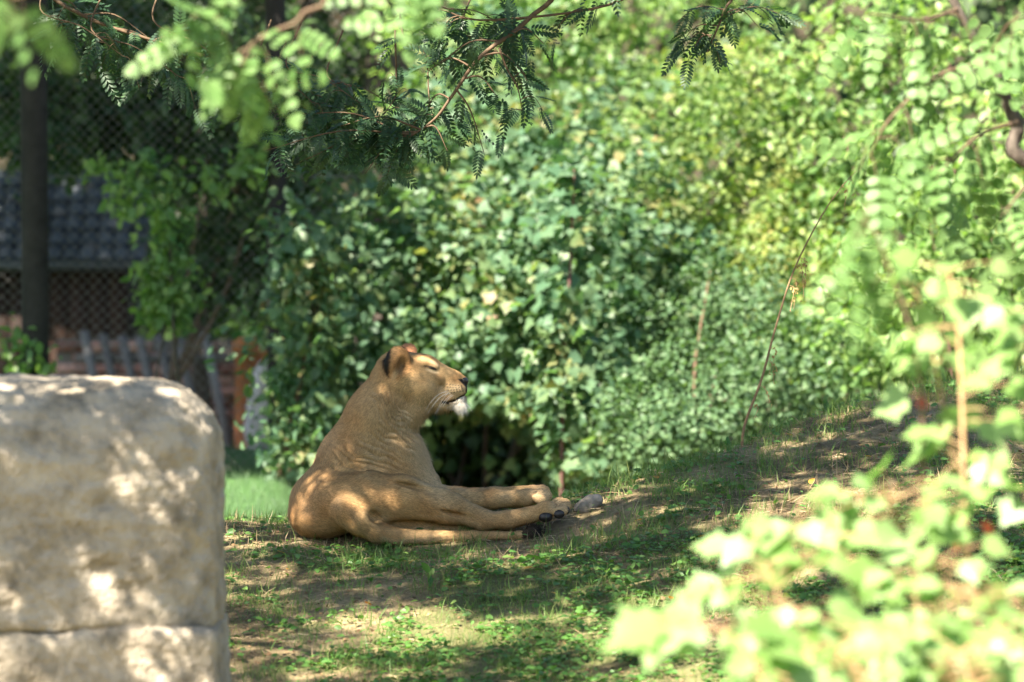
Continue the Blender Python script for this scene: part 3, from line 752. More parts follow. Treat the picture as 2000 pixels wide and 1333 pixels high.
    me = mesh_from('lioness_body', Pw - org, Q, True); C = C * (0.80 + 0.40 * vnoise(V, 0.075, 111, 2))[:, None] * 1.088
    set_col(me, 'coat', C)
    body = obj('body', me, attr_mat('lion_skin', 'coat', 0.85, 260, 0.18, 0.5, 0.002, 420.0), root)

    # ---- fur: short hairs lying along the body
    A = np.concatenate([p[0][None] for p in PR]); B = np.concatenate([p[1][None] for p in PR])
    Wt = np.zeros((nv, 3)); 
    for a, b, ra, rb in PR:
        ba = b - a; t = np.clip(((V - a) @ ba) / ba.dot(ba), 0, 1)
        dist = np.linalg.norm(V - a - t[:, None] * ba, axis=1) - (ra + t * (rb - ra))
        dirn = ba / np.linalg.norm(ba)
        up_part = a[1] < 720 and ba[1] < 0 and a[0] < 900 and b[1] < 720      # neck runs upward; hair runs down
        if up_part or (a[0] > 850 and a[1] < 400): dirn = -dirn
        Wt += np.exp(-np.clip(dist, 0, 200) / 25.0)[:, None] * dirn
    head = (x > 700) & (y < 430)
    Wt[head] = np.stack([-np.ones(head.sum()), 0.35 + 0.004 * (y[head] - 200), np.zeros(head.sum())], 1)
    flow = norm(np.stack([Wt[:, 0], Wt[:, 2], -Wt[:, 1]], 1))
    tri = np.concatenate([Q[:, [0, 1, 2]], Q[:, [0, 2, 3]]])
    def hairs(name, wgt, count, length, width, lift, colf, mat, jit=0.35, dvec=None, dmix=0.0, lenf=None):
        ar = np.linalg.norm(np.cross(Pw[tri[:, 1]] - Pw[tri[:, 0]], Pw[tri[:, 2]] - Pw[tri[:, 0]]), axis=1) * wgt[tri].mean(1)
        ar = ar / ar.sum(); ti = np.searchsorted(np.cumsum(ar), rng.random(count)).clip(0, len(tri) - 1)
        u = rng.random((count, 2)); fl = u.sum(1) > 1; u[fl] = 1 - u[fl]
        w3 = np.stack([1 - u.sum(1), u[:, 0], u[:, 1]], 1)
        g = lambda arr: (arr[tri[ti]] * w3[..., None]).sum(1)
        p = g(Pw); nn = norm(g(N)); f = g(flow)
        if dvec is not None: f = f * (1 - dmix) + np.array(dvec) * dmix
        f = f + rng.normal(0, jit, (count, 3)); f = norm(f - nn * (f * nn).sum(1, keepdims=True) * (1 - (dmix > 0.5)))
        hd = norm(f + nn * lift * (0.6 + 0.8 * rng.random((count, 1))))
        s = norm(np.cross(hd, nn)); Ln = length * (0.55 + 0.9 * rng.random((count, 1)))
        if lenf is not None: Ln = Ln * (lenf[tri[ti]] * w3).sum(1)[:, None]
        v = np.stack([p - s * width - nn * 0.0006, p + s * width - nn * 0.0006, p + hd * Ln + np.array([0, 0, -1]) * Ln * 0.06], 1).reshape(-1, 3)
        cc = g(C) * (0.62 + 0.80 * rng.random((count, 1))); cc = colf(cc) if colf else cc
        m = mesh_from(name, v - org, np.arange(count * 3).reshape(-1, 3), True); set_col(m, 'coat', np.repeat(cc, 3, 0))
        m.normals_split_custom_set_from_vertices(np.repeat(norm(nn * [1, 1, .2] + np.array([0, -.4, .25])) if dmix > 0.7 else norm(nn + 0.25 * hd), 3, 0).astype(np.float32))
        return obj(name, m, mat, root, 'stuff')
    fm = attr_mat('lion_fur', 'coat', 0.62, spec=0.3, trans=0.15)
    vis = sstep(0.75, 0.2, N[:, 1])
    hairs('coat_fur', vis * (0.6 + 0.4 * (y < 700)) * (1 - 0.97 * blob(927, 216, 40, 13, 0.3, 20)) * (1 - nosem), 240000, 0.0160, 0.0017, 0.28, None, fm, 0.28, lenf=1 - 0.72 * sstep(790, 850, x) * sstep(420, 350, y) - 0.45 * sstep(1150, 1300, x))
    hairs('chin_beard', blob(1058, 412, 54, 24, 0.3) * (y > 394 - (x - 1075) * 0.3), 1500, 0.036, 0.0010, 0.15, lambda c_: c_ * 0.25 + white * 0.95, fm, 0.33, (0.10, 0, -1.0), 0.8, lenf=0.3 + 0.8 * sstep(1030, 1085, x))
    hairs('throat_fringe', blob(862, 590, 40, 130, 0.6, -8) * (N[:, 0] > 0.3) + 0.6 * blob(930, 452, 90, 30, 0.5, -20) * (N[:, 2] < -0.2), 6000, 0.026, 0.001, 0.35, lambda c_: c_ * 0.5 + pale * 0.5, fm, 0.3, (0.3, 0, -0.9), 0.55)
    hairs('tail_tuft', blob(1455, 1082, 42, 40, 0.4) * (d < -100), 3500, 0.05, 0.0016, 0.45, lambda c_: c_ * 0.15 + black, fm, 0.35, (1.0, -0.1, -0.12), 0.6)

    # ---- nose leather, paw pads, eye, whiskers
    nose_m = plain_mat('nose_leather', [(0.3, (0.012, 0.010, 0.010)), (0.8, (0.03, 0.024, 0.022))], 60, 0.42, 0.5, 300, dist=0.001, spec=0.5)
    def lump(name, c, r, rot, mat, parent, deform=None, nu=14, nvv=10):
        th = np.linspace(0, 2 * np.pi, nu, endpoint=False); ph = np.linspace(0.02, np.pi - 0.02, nvv)
        G = np.stack([np.outer(np.sin(ph), np.cos(th)), np.outer(np.cos(ph), np.ones(nu)), np.outer(np.sin(ph), np.sin(th))], -1).reshape(-1, 3)
        if deform is not None: G = deform(G)
        G = G * np.array(r); ca, sa = math.cos(math.radians(rot)), math.sin(math.radians(rot))
        G = np.stack([G[:, 0] * ca - G[:, 1] * sa, G[:, 0] * sa + G[:, 1] * ca, G[:, 2]], -1) + np.array(c)
        i = np.arange(nvv - 1)[:, None] * nu; j = np.arange(nu)[None]; j2 = (j + 1) % nu
        return obj(name, mesh_from(name, lw(G) - org, np.stack([i + j, i + nu + j, i + nu + j2, i + j2], -1).reshape(-1, 4), True), mat, parent)
    def nosef(G):
        G = G.copy(); t = (G[:, 1] + 1) / 2                                  # y grows downward: narrow below
        G[:, 0] = G[:, 0] * (1 - 0.55 * t) + 0.30 * (1 - t) * 0 + 0.15 * t; G[:, 2] *= (1 - 0.65 * t)
        return G
    lump('nose', (1094, 293, H), (31, 29, 50), 4, nose_m, root, nosef)
    for c_, r_, ro in [((1528, 994, -112), (38, 30, 34), 0), ((1600, 978, -126), (30, 25, 20), -20), ((1634, 958, -108), (22, 24, 18), -20), ((1640, 938, -74), (16, 20, 16), 0)]:
        lump('paw_pad', c_, r_, ro, nose_m, root)
    eye_m = plain_mat('eye_dark', [(0.3, (0.01, 0.008, 0.006)), (0.8, (0.05, 0.03, 0.012))], 30, 0.12, 0.0, spec=0.6)
    lump('eye', (928, 217, H - 78), (22, 5.5, 12), 20, eye_m, root)
    lump('eye', (928, 217, H + 78), (22, 5.5, 12), 20, eye_m, root)
    wm = plain_mat('whisker_white', [(0.0, (0.75, 0.72, 0.66)), (1.0, (0.85, 0.82, 0.76))], 10, 0.4, 0.0)
    wb = MB(org)
    for k, (sx, sy, ex, ey, bow) in enumerate([(1018, 345, 905, 455, 22), (1010, 352, 945, 460, 14), (1022, 352, 930, 420, 18), (1030, 358, 955, 448, 12), (1000, 345, 893, 440, 26), (1036, 362, 985, 420, 8), (1015, 338, 920, 400, 16)]):
        P = [(sx + (ex - sx) * t, sy + (ey - sy) * t - bow * math.sin(math.pi * t), H - 60 - 46 * t) for t in np.linspace(0, 1, 7)]
        wb.tube(lw(P), np.linspace(0.00065, 0.0004, 7), 4)
    for k in range(6):
        sy = 385 + 4 * k; P = [(1095, sy, H - 10 + k), (1120, sy + 8 + 2 * k, H - 15 + 4 * k), (1136 + 2 * (k % 3), sy + 14 + 6 * k, H - 20 + 5 * k)]
        wb.tube(lw(P), [0.0004, 0.0003, 0.0002], 4)
    obj('whiskers', wb.mesh('whiskers', True), wm, root, 'stuff')
    return root

lioness = build_lioness()

# ================================================================== plants
def leaf_objects(parent, name, tmpl_me, mat, pos, R, sc):
    """single leaves that can be picked apart: objects sharing one mesh"""
    inv = np.array(parent.location)
    for p, r, s in zip(pos, R, sc):
        o = obj(name, tmpl_me, mat, parent)
        M = Matrix(r.tolist()).to_4x4(); M = Matrix.Translation(Vector(p - inv)) @ M @ Matrix.Scale(float(s), 4)
        o.matrix_local = M

TM = {k: mesh_from('leaf_' + k, *v) for k, v in dict(oval=OVAL, lobed=LOBED, honey=HONEY, honey2=HONEY2, robinia=ROBINIA, robinia2=ROBINIA2, round=ROUND).items()}
for k_, mt in (('honey', M_HONEY), ('honey2', M_HONEY), ('robinia', M_ROBIN), ('robinia2', M_ROBIN)):
    TM[k_].materials.append(mt)

def shrub(name, label, base, clumps, nleaf, tmpl, size, mat, droop=0.5, up=0.55, stems=5, singles=0, single_t=None, group=None, cat='shrub', stem_m=None, clr=(0.05, 0.24), hollow=None, crown='foliage', back=0.0):
    """clumps: list of (centre, radii, number of leaf bunches)"""
    root = thing(name, label, cat, base, group); B = np.array(base, float)
    C = []; OUT = []
    for c, r, n in clumps:
        d = rand_dirs(n * 3); d = d[(d[:, 1] < 0.35)][:n]
        f = 0.72 + 0.36 * vnoise(d * 2.2 + np.array(c), 1.6, 61, 2) + rng.normal(0, 0.05, len(d)) - 0.40 * (rng.random(len(d)) < 0.33)
        C.append(np.array(c) + d * np.array(r) * f[:, None]); OUT.append(norm(d / np.array(r)))
    C = np.concatenate(C); OUT = np.concatenate(OUT)
    w = rng.random(len(C)) + 0.4; k = rng.choice(len(C), nleaf, p=w / w.sum()); rr = clr[0] + (clr[1] - clr[0]) * rng.random(len(C))
    off = rng.normal(0, 1, (nleaf, 3)) * 0.55 * rr[k][:, None]; off[:, 2] -= 0.25 * rr[k] * rng.random(nleaf)
    P = C[k] + off
    if hollow is not None:
        hc, hr = np.array(hollow[0]), np.array(hollow[1]); out = (((P - hc) / hr) ** 2).sum(1) > 0.8 + 0.5 * vnoise(P, 6, 87, 2); P = P[out]; k = k[out]; nleaf = len(P)
    g = ground_z(P[:, 0], P[:, 1]); P[:, 2] = np.maximum(P[:, 2], g + 0.03)
    Z = norm(OUT[k] * 0.7 + np.array([0, 0, up]) + rng.normal(0, 0.42, (nleaf, 3)))
    Y = norm(rng.normal(0, 0.8, (nleaf, 3)) + OUT[k] * 0.6 + np.array([0, 0, -droop]))
    R = frames(Y, Z); sc = size * (0.35 + 1.05 * rng.random(nleaf) ** 1.3)
    order = np.argsort(P[:, 1] - 2.0 * sc); inframe = np.abs(P[order, 0]) < P[order, 1] * 0.088
    order = np.concatenate([order[inframe], order[~inframe]])
    if singles:
        leaf_objects(root, 'leaf', single_t[0], mat, P[order[:singles]], R[order[:singles]], sc[order[:singles]])
        order = order[singles:]
    V, Fc = scatter(*tmpl, P[order] - B, R[order], sc[order])
    obj(crown, mesh_from(name + '_foliage', V, Fc), mat, root, 'stuff')
    for i in range(stems):
        e = C[rng.integers(len(C))]; b = MB(base)
        m = (B + e) / 2 + rng.normal(0, 0.12, 3); s0 = B + np.array([rng.normal(0, .12), back + rng.normal(0, .08), -0.05]); m[1] += back
        b.tube(catmull([s0, m, e], 5), np.linspace(0.02, 0.005, 11), 5); obj('stem', b.mesh('shrub_stem', True), stem_m or M_TWIG, root)
    return root

def G(px, Y):
    x = (px - 1000) / FPX * Y
    return (x, Y, gz(x, Y))
def CL(px, py, Y, rx, ry, rz, n):
    p = W(px, py, Y); return ((p.x, p.y, p.z), (rx, ry, rz), n)

TM['vine'] = mesh_from('leaf_vine', *LOBED); TM['vine'].materials.append(M_THICK)
shrub('vine_thicket', 'large rounded thicket of broad green vine leaves directly behind the lioness', G(930, 33.2),
      [CL(880, 640, 33.2, .85, .7, .95, 170), CL(1080, 620, 33.0, .62, .7, 1.0, 120), CL(740, 560, 33.4, .50, .5, .55, 60), CL(690, 780, 33.4, .42, .4, .5, 45), CL(900, 400, 33.8, .8, .6, .65, 90), CL(1180, 420, 33.6, .6, .5, .8, 90), CL(1250, 680, 33.2, .5, .5, .8, 80), CL(980, 220, 34.6, .7, .5, .6, 60)],
      21000, LOBED_LOW, 0.064, M_THICK, hollow=(tuple(W(940, 900, 32.6)), (.38, 0.8, .30)), singles=280, single_t=(TM['vine'],), stems=6, stem_m=M_BARK, back=0.9)
shrub('hanging_vine', 'column of vine leaves on a purple stem in front of the thicket', G(1095, 31.9),
      [CL(1110, 500, 31.9, .10, .08, .55, 16), CL(1105, 760, 31.9, .14, .1, .42, 22), CL(1160, 860, 31.9, .26, .12, .14, 10), CL(1075, 640, 31.9, .10, .08, .3, 10)],
      900, LOBED_LOW, 0.085, M_THICK, singles=120, single_t=(TM['vine'],), stems=0, cat='vine', clr=(.06, .12))
hv = [o for o in scene.objects if o.name == 'hanging_vine'][0]
b = MB(hv.location); b.tube(catmull([Vector(hv.location) - Vector((0, 0, .05)), W(1100, 760, 31.85), W(1112, 560, 31.85), W(1118, 430, 31.85), W(1122, 330, 31.85)], 6), np.linspace(0.014, 0.006, 25), 7)
obj('stem', b.mesh('vine_stem', True), M_REDSTEM, hv)
shrub('shadow_fill_bush', 'dark low bush added to fill the shadowed hollow under the thicket behind the lioness', G(940, 34.8),  # dark leaves added to make the hollow read as deep shade
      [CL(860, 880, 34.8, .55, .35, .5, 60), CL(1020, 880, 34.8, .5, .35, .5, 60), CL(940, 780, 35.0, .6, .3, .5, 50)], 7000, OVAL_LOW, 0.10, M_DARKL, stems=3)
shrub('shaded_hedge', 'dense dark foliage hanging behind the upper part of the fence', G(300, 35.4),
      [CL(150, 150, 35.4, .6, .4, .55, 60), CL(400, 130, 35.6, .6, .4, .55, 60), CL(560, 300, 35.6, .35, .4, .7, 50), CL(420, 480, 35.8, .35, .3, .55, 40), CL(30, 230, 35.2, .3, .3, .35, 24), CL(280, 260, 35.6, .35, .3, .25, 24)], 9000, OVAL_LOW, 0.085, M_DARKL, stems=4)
TM['yell'] = mesh_from('leaf_yellow', *OVAL); TM['yell'].materials.append(M_YELL)
shrub('yellowing_shrub', 'tall shrub with small yellow green leaves beside the vine thicket', G(1480, 34.0),
      [CL(1430, 380, 34.2, .75, .6, 1.0, 120), CL(1560, 330, 34.0, .6, .5, .9, 90), CL(1360, 560, 33.9, .45, .4, .6, 60), CL(1560, 560, 33.6, .5, .4, .5, 50)],
      13500, OVAL_LOW, 0.052, M_YELL, singles=150, single_t=(TM['yell'],))
shrub('feathery_shrub', 'soft grey green feathery shrub with fine foliage behind the grassy ridge', G(1400, 31.6),
      [CL(1390, 800, 31.8, .5, .4, .40, 60), CL(1520, 760, 32.2, .35, .35, .4, 45), CL(1450, 640, 32.8, .5, .3, .45, 45), CL(1280, 840, 31.5, .3, .25, .22, 22)],
      15000, OVAL_LOW, 0.042, M_SOFT, droop=0.1, up=0.4, clr=(.08, .2))
TM['light'] = mesh_from('leaf_light', *OVAL); TM['light'].materials.append(M_LIGHT)
shrub('light_green_shrub', 'bright light green shrub rising above the vine thicket', G(1000, 36.2),
      [CL(950, 180, 36.2, .75, .6, .95, 120), CL(1150, 130, 36.4, .8, .6, 1.1, 120), CL(1330, 120, 36.6, .7, .6, 1.0, 90), CL(860, 330, 36.0, .4, .4, .5, 50), CL(1100, 500, 36.6, .9, .5, 1.2, 80)],
      15000, OVAL_LOW, 0.062, M_LIGHT, singles=120, single_t=(TM['light'],))
shrub('sunlit_shrub', 'sunlit shrub with pale leaves and reddish twigs beyond the top of the ridge', G(1850, 33.0),
      [CL(1850, 560, 33.0, .55, .5, .7, 90), CL(1980, 450, 33.0, .5, .5, .9, 90), CL(1720, 520, 33.2, .4, .4, .7, 60), CL(1700, 250, 33.8, .6, .5, .9, 80), CL(1900, 180, 33.8, .7, .5, .9, 90), CL(1640, 690, 32.4, .3, .3, .4, 40)],
      13500, OVAL_LOW, 0.06, M_LIGHT, singles=150, single_t=(TM['light'],), stem_m=M_REDSTEM, stems=10)
shrub('fence_vine', 'thin climbing vine trailing over the middle of the chain link fence', G(330, 33.08),
      [CL(320, 500, 33.08, .10, .06, .55, 14), CL(330, 560, 33.08, .12, .06, .28, 10), CL(250, 350, 33.08, .22, .06, .16, 9), CL(40, 690, 33.05, .12, .06, .10, 5), CL(450, 280, 33.08, .25, .06, .3, 8)],
      1500, OVAL_LOW, 0.07, M_LIGHT, stems=2, cat='vine', clr=(.07, .14), stem_m=M_BARK)
shrub('fence_bush', 'small bush at the fence foot beside the vine thicket', G(585, 32.6),
      [CL(590, 690, 32.6, .22, .2, .5, 40), CL(600, 870, 32.4, .16, .16, .14, 16), CL(585, 520, 32.7, .15, .2, .4, 24)],
      2200, OVAL_LOW, 0.075, M_THICK, stems=4)

# ---- trees
def tree(name, label, base, height, r0, limbs, leaves, tmpl, size, mat, lean=(0, 0), clr=0.35, group=None, singles=None, single_t=None, up=0.8, bark=None, crown_droop=0.3, per=55):
    """limbs: list of (start fraction, end point, radius); leaves: list of (centre, radii, count)"""
    root = thing(name, label, 'tree', base, group); B = np.array(base, float); bark = bark or M_BARK
    top = B + np.array([lean[0], lean[1], height]); b = MB(base)
    ts = np.linspace(0, 1, 12); TP = B[None] + ts[:, None] * (top - B)[None]; TP[:, 0] += 0.08 * np.sin(ts * 5 + B[0]) * ts; TP[:, 1] += 0.08 * np.cos(ts * 4) * ts
    TP[0, 2] -= 0.2
    b.tube(TP, r0 * (1.25 - 0.95 * ts ** 0.7), 12); obj('trunk', b.mesh(name + '_trunk', True), bark, root)
    for f, e, r in limbs:
        s = B + f * (top - B); e = np.array(e, float); m1 = s + (e - s) * 0.35 + np.array([0, 0, 0.35]); m2 = s + (e - s) * 0.7 + np.array([0, 0, 0.25]) + rng.normal(0, .1, 3)
        L = catmull([s, m1, m2, e], 6); b = MB(base); b.tube(L, np.linspace(r, r * 0.18, len(L)), 7)
        for q in range(5):
            i = rng.integers(5, len(L) - 1); d = rng.normal(0, 1, 3); d[2] *= .5; d = norm(d) * (0.5 + 0.5 * rng.random())
            b.tube(catmull([L[i], L[i] + d * .5 + [0, 0, .05], L[i] + d], 4), np.linspace(r * .35, r * .06, 9), 5)
        obj('branch', b.mesh(name + '_branch', True), bark, root)
    P = []
    for c, r, n in leaves:
        k = max(3, n // per); cc = rng.normal(0, 0.5, (k, 3)); cc = cc / np.maximum(1, np.linalg.norm(cc, axis=1))[:, None] * np.array(r) + np.array(c)
        q = rng.integers(0, k, n); P.append(cc[q] + rng.normal(0, 1, (n, 3)) * clr * np.array([.5, .5, .3]))
    P = np.concatenate(P); n = len(P)
    Z = norm(np.array([0, 0, up]) + rng.normal(0, .4, (n, 3))); Y = norm(rng.normal(0, 1, (n, 3)) * [1, 1, .4] + [0, 0, -crown_droop])
    V, Fc = scatter(*tmpl, P - B, frames(Y, Z), size * (.6 + .7 * rng.random(n)))
    obj('crown', mesh_from(name + '_crown', V, Fc), mat, root, 'stuff')
    return root

# honey locust above the lioness: trunk left of the view, boughs reaching into it
hb = (-4.9, 21.6, gz(-4.9, 21.6))
honey_leaves = []
for cx_, cy_, cz_, n_ in [(x_, y_, z_, n_) for x_, y_, z_, n_ in (
    (-3.9, 17.9, 3.9, 220), (-2.9, 18.2, 4.1, 160), (-4.0, 19.4, 4.2, 300), (-2.8, 19.6, 4.0, 300), (-1.5, 19.8, 4.1, 260), (-0.4, 20.6, 4.2, 200),
    (-3.8, 21.0, 4.3, 300), (-2.6, 21.2, 4.0, 330), (-1.4, 21.4, 4.1, 360), (-0.3, 21.9, 4.2, 320), (-3.3, 22.5, 3.7, 300), (-2.5, 22.7, 3.6, 350), (-1.8, 22.9, 3.7, 330),
    (-1.0, 23.1, 3.9, 560), (-0.1, 23.3, 4.0, 480), (0.8, 23.6, 4.2, 360), (-3.6, 24.0, 4.1, 420), (-2.2, 24.3, 3.9, 480), (-0.8, 24.6, 4.0, 420), (0.5, 24.9, 4.2, 360), (-1.6, 26.0, 4.0, 360), (0.0, 26.3, 4.2, 300))]:
    honey_leaves.append(((cx_, cy_, cz_), (.75, .75, .35), n_))
honey = tree('honey_locust_tree', 'honey locust tree with feathery dark leaves hanging over the lioness', hb, 4.6, 0.17,
    [(.6, (-1.2, 24.6, 3.5), .075), (.65, (0.6, 25.3, 3.6), .07), (.7, (-1.6, 22.6, 3.9), .07), (.62, (-3.0, 24.8, 3.2), .06), (.8, (0.0, 22.8, 4.2), .06), (.75, (-2.6, 19.5, 4.0), .06), (.8, (1.0, 25.2, 3.7), .06), (.7, (-3.8, 18.0, 4.0), .06), (.85, (-.6, 20.8, 4.3), .05)],
    honey_leaves, HONEY_LOW, 0.17, M_HONEY, clr=.34, per=22)
def bough(root, pts, r, twigs, name='branch'):
    """a drooping bough with side twigs that carry single compound leaves"""
    L = catmull(pts, 7); b = MB(root.location); b.tube(L, np.linspace(r, r * .3, len(L)), 7); P = []; Yd = []
    for f, d, ln, n in twigs:
        i = min(len(L) - 1, int(f * (len(L) - 1))); s = L[i]; d = norm(np.array(d, float)); e = s + d * ln
        T = catmull([s, s + d * ln * .5 + [0, 0, .03], e + [0, 0, -.04]], 5); b.tube(T, np.linspace(r * .4, r * .12, len(T)), 5)
        for q in range(n):
            t = (q + .6) / n; pp = T[min(len(T) - 1, int(t * (len(T) - 1)))]; P.append(pp + rng.normal(0, .008, 3)); Yd.append(d * .55 + rng.normal(0, .6, 3) + [0, 0, -.35])
    obj(name, b.mesh('bough', True), M_TWIG, root)
    return np.array(P), np.array(Yd)
def sprigs(root, P, Yd, tm, mat, s0, s1, z=(0, -.35, .8), zj=.35):
    n = len(P); Z = norm(np.array(z) + rng.normal(0, zj, (n, 3)))
    sc = s0 + (s1 - s0) * rng.random(n); R = frames(Yd, Z); h = rng.random(n) < (.4 if tm == TM['honey'] else 0)
    leaf_objects(root, 'leaf', tm, mat, P[~h], R[~h], sc[~h]); leaf_objects(root, 'leaf', TM['honey2'], mat, P[h], R[h], sc[h])
# the dark bough crossing the upper middle
P1, D1 = bough(honey, [(-0.0, 25.2, 3.3), W(1090, -60, 25.2), W(1030, 40, 25.2), W(940, 110, 25.1), W(885, 185, 25.1), W(850, 232, 25.1), W(800, 268, 25.1)], 0.014,
    [(.42, (1, .1, .05), .16, 5), (.45, (-1, 0, -.25), .28, 8), (.5, (.9, 0, -.2), .2, 6), (.55, (-.9, .2, .1), .2, 5), (.6, (1, 0, -.3), .16, 5), (.66, (.5, 0, -1), .28, 6), (.7, (-1, .1, -.2), .12, 4), (.95, (-1, 0, .15), .36, 14), (.97, (-.9, .1, -.15), .5, 20), (.98, (-1, -.1, -.05), .65, 26), (.99, (-.8, 0, -.5), .25, 9), (1, (-1, .1, .3), .5, 18), (.98, (-.5, 0, -.6), .18, 6), (.92, (.6, 0, -.4), .12, 4)])
sprigs(honey, P1, D1, TM['honey'], M_HONEY, .10, .15)
P1, D1 = bough(honey, [(0.4, 25.0, 3.2), W(1250, -120, 25.2), W(1215, 0, 25.2), W(960, 40, 25.2), W(860, 20, 25.2)], 0.01,
    [(.45, (-1, 0, -.1), .2, 6), (.6, (-.8, 0, -.4), .2, 8), (.7, (-.6, .1, -.5), .2, 8), (.8, (-.8, 0, -.2), .22, 9), (.9, (-.5, 0, -.6), .15, 8), (.75, (.8, 0, -.4), .2, 7)])
sprigs(honey, P1, D1, TM['honey'], M_HONEY, .10, .15)
P1, D1 = bough(honey, [(1.0, 25.2, 3.4), W(1440, -60, 25.4), W(1415, 20, 25.4), W(1395, 70, 25.4), W(1380, 104, 25.4)], 0.009,
    [(.5, (-1, 0, -.15), .24, 9), (.6, (1, 0, .15), .3, 9), (.65, (-.9, .1, -.3), .2, 8), (.75, (-.8, 0, -.5), .14, 6), (.55, (.9, 0, -.1), .16, 5), (.9, (.6, 0, -.5), .06, 3), (.8, (-.9, 0, -.1), .14, 5)])
sprigs(honey, P1, D1, TM['honey'], M_HONEY, .09, .13)
P1, D1 = bough(honey, [(-3.0, 24.8, 3.2), W(30, -60, 25.6), W(160, 30, 25.6), W(300, 80, 25.6), W(460, 130, 25.6), W(570, 190, 25.6)], 0.012,
    [(.3, (.8, 0, -.5), .22, 8), (.4, (1, 0, -.2), .3, 11), (.5, (.8, 0, -.4), .3, 11), (.6, (1, 0, .1), .3, 10), (.7, (.7, 0, -.6), .25, 9), (.8, (1, 0, .2), .25, 9), (.9, (.6, 0, -.6), .3, 11), (1, (1, 0, -.2), .25, 9), (.35, (-.3, 0, -.7), .15, 6), (.85, (.2, 0, -1), .2, 7)])
sprigs(honey, P1, D1, TM['honey'], M_HONEY, .10, .15)
for pts, r in (([W(778, -10, 25.3), W(790, 75, 25.3), W(830, 105, 25.3), W(838, 190, 25.3), W(845, 225, 25.1)], .006), ([W(772, 60, 25.3), W(774, 165, 25.3), W(770, 195, 25.3), W(740, 235, 25.2)], .005), ([W(975, 95, 25.1), W(990, 135, 25.1), W(1010, 170, 25.1), W(1020, 215, 25.1)], .006)):
    P1, D1 = bough(honey, pts, r, [(.3, (-1, 0, -.2), .07, 2), (.55, (1, 0, -.1), .08, 3), (.9, (1, 0, -.3), .12, 5), (1, (-.8, 0, -.5), .14, 5)])
    sprigs(honey, P1, D1, TM['honey'], M_HONEY, .08, .12)

for px0, py0, px1, py1, n1 in ((500, 130, 610, 200, 20), (530, 170, 660, 240, 24), (580, 200, 730, 265, 26), (640, 150, 790, 225, 22), (560, 130, 700, 200, 20), (80, 20, 240, 110, 16), (180, 60, 350, 150, 16), (300, 40, 480, 160, 16), (420, 120, 560, 230, 14), (860, 10, 1000, 60, 16), (900, 60, 990, 120, 12)):
    P1, D1 = bough(honey, [W(px0 + 30, py0 - 90, 25.5), W(px0, py0, 25.4), W((px0 + px1) / 2, (py0 + py1) / 2 - 12, 25.35), W(px1, py1, 25.3)], .005, [(.45, (.6, .2, -.5), .12, n1 // 4), (.6, (-.6, -.1, -.6), .14, n1 // 4), (.8, (.8, 0, -.4), .14, n1 // 4), (1, (.5, -.1, -.7), .13, n1 // 4), (.9, (-.7, 0, -.5), .12, n1 // 5)])
    sprigs(honey, P1, D1, TM['honey'], M_HONEY, .09, .14, (-.1, -.5, .75), .35)
# shade tree left of the lawn: keeps the fence corner dark
tree('ash_tree', 'broad shade tree with dense dark crown beside the lawn', (-7.2, 33.0, gz(-7.2, 33.0)), 6.5, 0.26,
    [(.5, (-5.2, 32.2, 5.2), .1), (.6, (-4.6, 34.0, 5.6), .1), (.7, (-6.5, 31.0, 6.4), .09), (.6, (-8.8, 33.0, 6.2), .09), (.8, (-5.6, 33.6, 7.2), .08), (.5, (-4.2, 33.0, 4.6), .07), (.6, (-5.3, 36.6, 5.3), .07)],
    [((-5.4, 32.4, 5.4), (1.9, 2.0, .9), 3600), ((-4.6, 34.2, 4.9), (1.5, 1.6, .7), 2200), ((-7.0, 32.5, 6.6), (2.4, 2.0, 1.0), 3000), ((-3.6, 34.2, 4.0), (.9, 1.2, .45), 900), ((-4.2, 31.8, 4.6), (1.4, 1.2, .6), 1500), ((-3.3, 31.6, 4.5), (.9, .9, .4), 1200), ((-4.6, 31.0, 4.6), (1.0, 1.0, .5), 1400), ((-4.0, 30.5, 4.4), (.9, .8, .4), 1000), ((-5.3, 35.4, 5.1), (1.6, 1.3, .6), 2200), ((-5.6, 37.6, 5.3), (1.6, 1.4, .6), 2200)],
    OVAL_LOW, 0.16, M_DARKL, clr=.45)
# trees behind the fence
tree('oak_tree', 'large tree with a dark trunk seen above the thicket', G(748, 39.0), 8.0, 0.19, [(.45, (-2.6, 39.5, 4.6), .08), (.5, (0.8, 39.5, 5.0), .08), (.6, (-1.8, 38.0, 5.6), .08), (.7, (-.4, 40.4, 6.6), .07)],
    [((-2.6, 38.6, 4.5), (1.8, 1.6, .9), 2600), ((0.6, 39.6, 5.0), (1.9, 1.5, 1.1), 2200), ((-1.2, 39.5, 6.6), (2.2, 2.0, 1.3), 2200), ((-3.2, 40.2, 2.9), (1.1, .7, .5), 1100)], OVAL_LOW, 0.15, M_DARKL, clr=.45)
tree('walnut_tree', 'dark leafy tree behind the shed roof', (-4.2, 43.2, gz(-4.2, 43.2)), 6.0, 0.16, [(.4, (-3.0, 42.8, 3.4), .06), (.45, (-5.2, 42.8, 3.6), .06), (.7, (-4, 43.6, 5.2), .06), (.8, (-3.4, 38.6, 5.2), .06)],
    [((-3.2, 42.8, 2.9), (1.5, .9, 1.0), 3200), ((-1.8, 43.4, 2.1), (1.1, .9, 1.2), 2400), ((-4.6, 43.0, 4.0), (2.0, 1.4, 1.2), 2400), ((-2.2, 43.4, .8), (1.5, .6, .7), 1300), ((-3.4, 37.6, 5.2), (1.9, 2.0, .6), 2600), ((-3.6, 40.4, 5.6), (1.9, 1.6, .7), 2200)], OVAL_LOW, 0.14, M_DARKL, clr=.4)
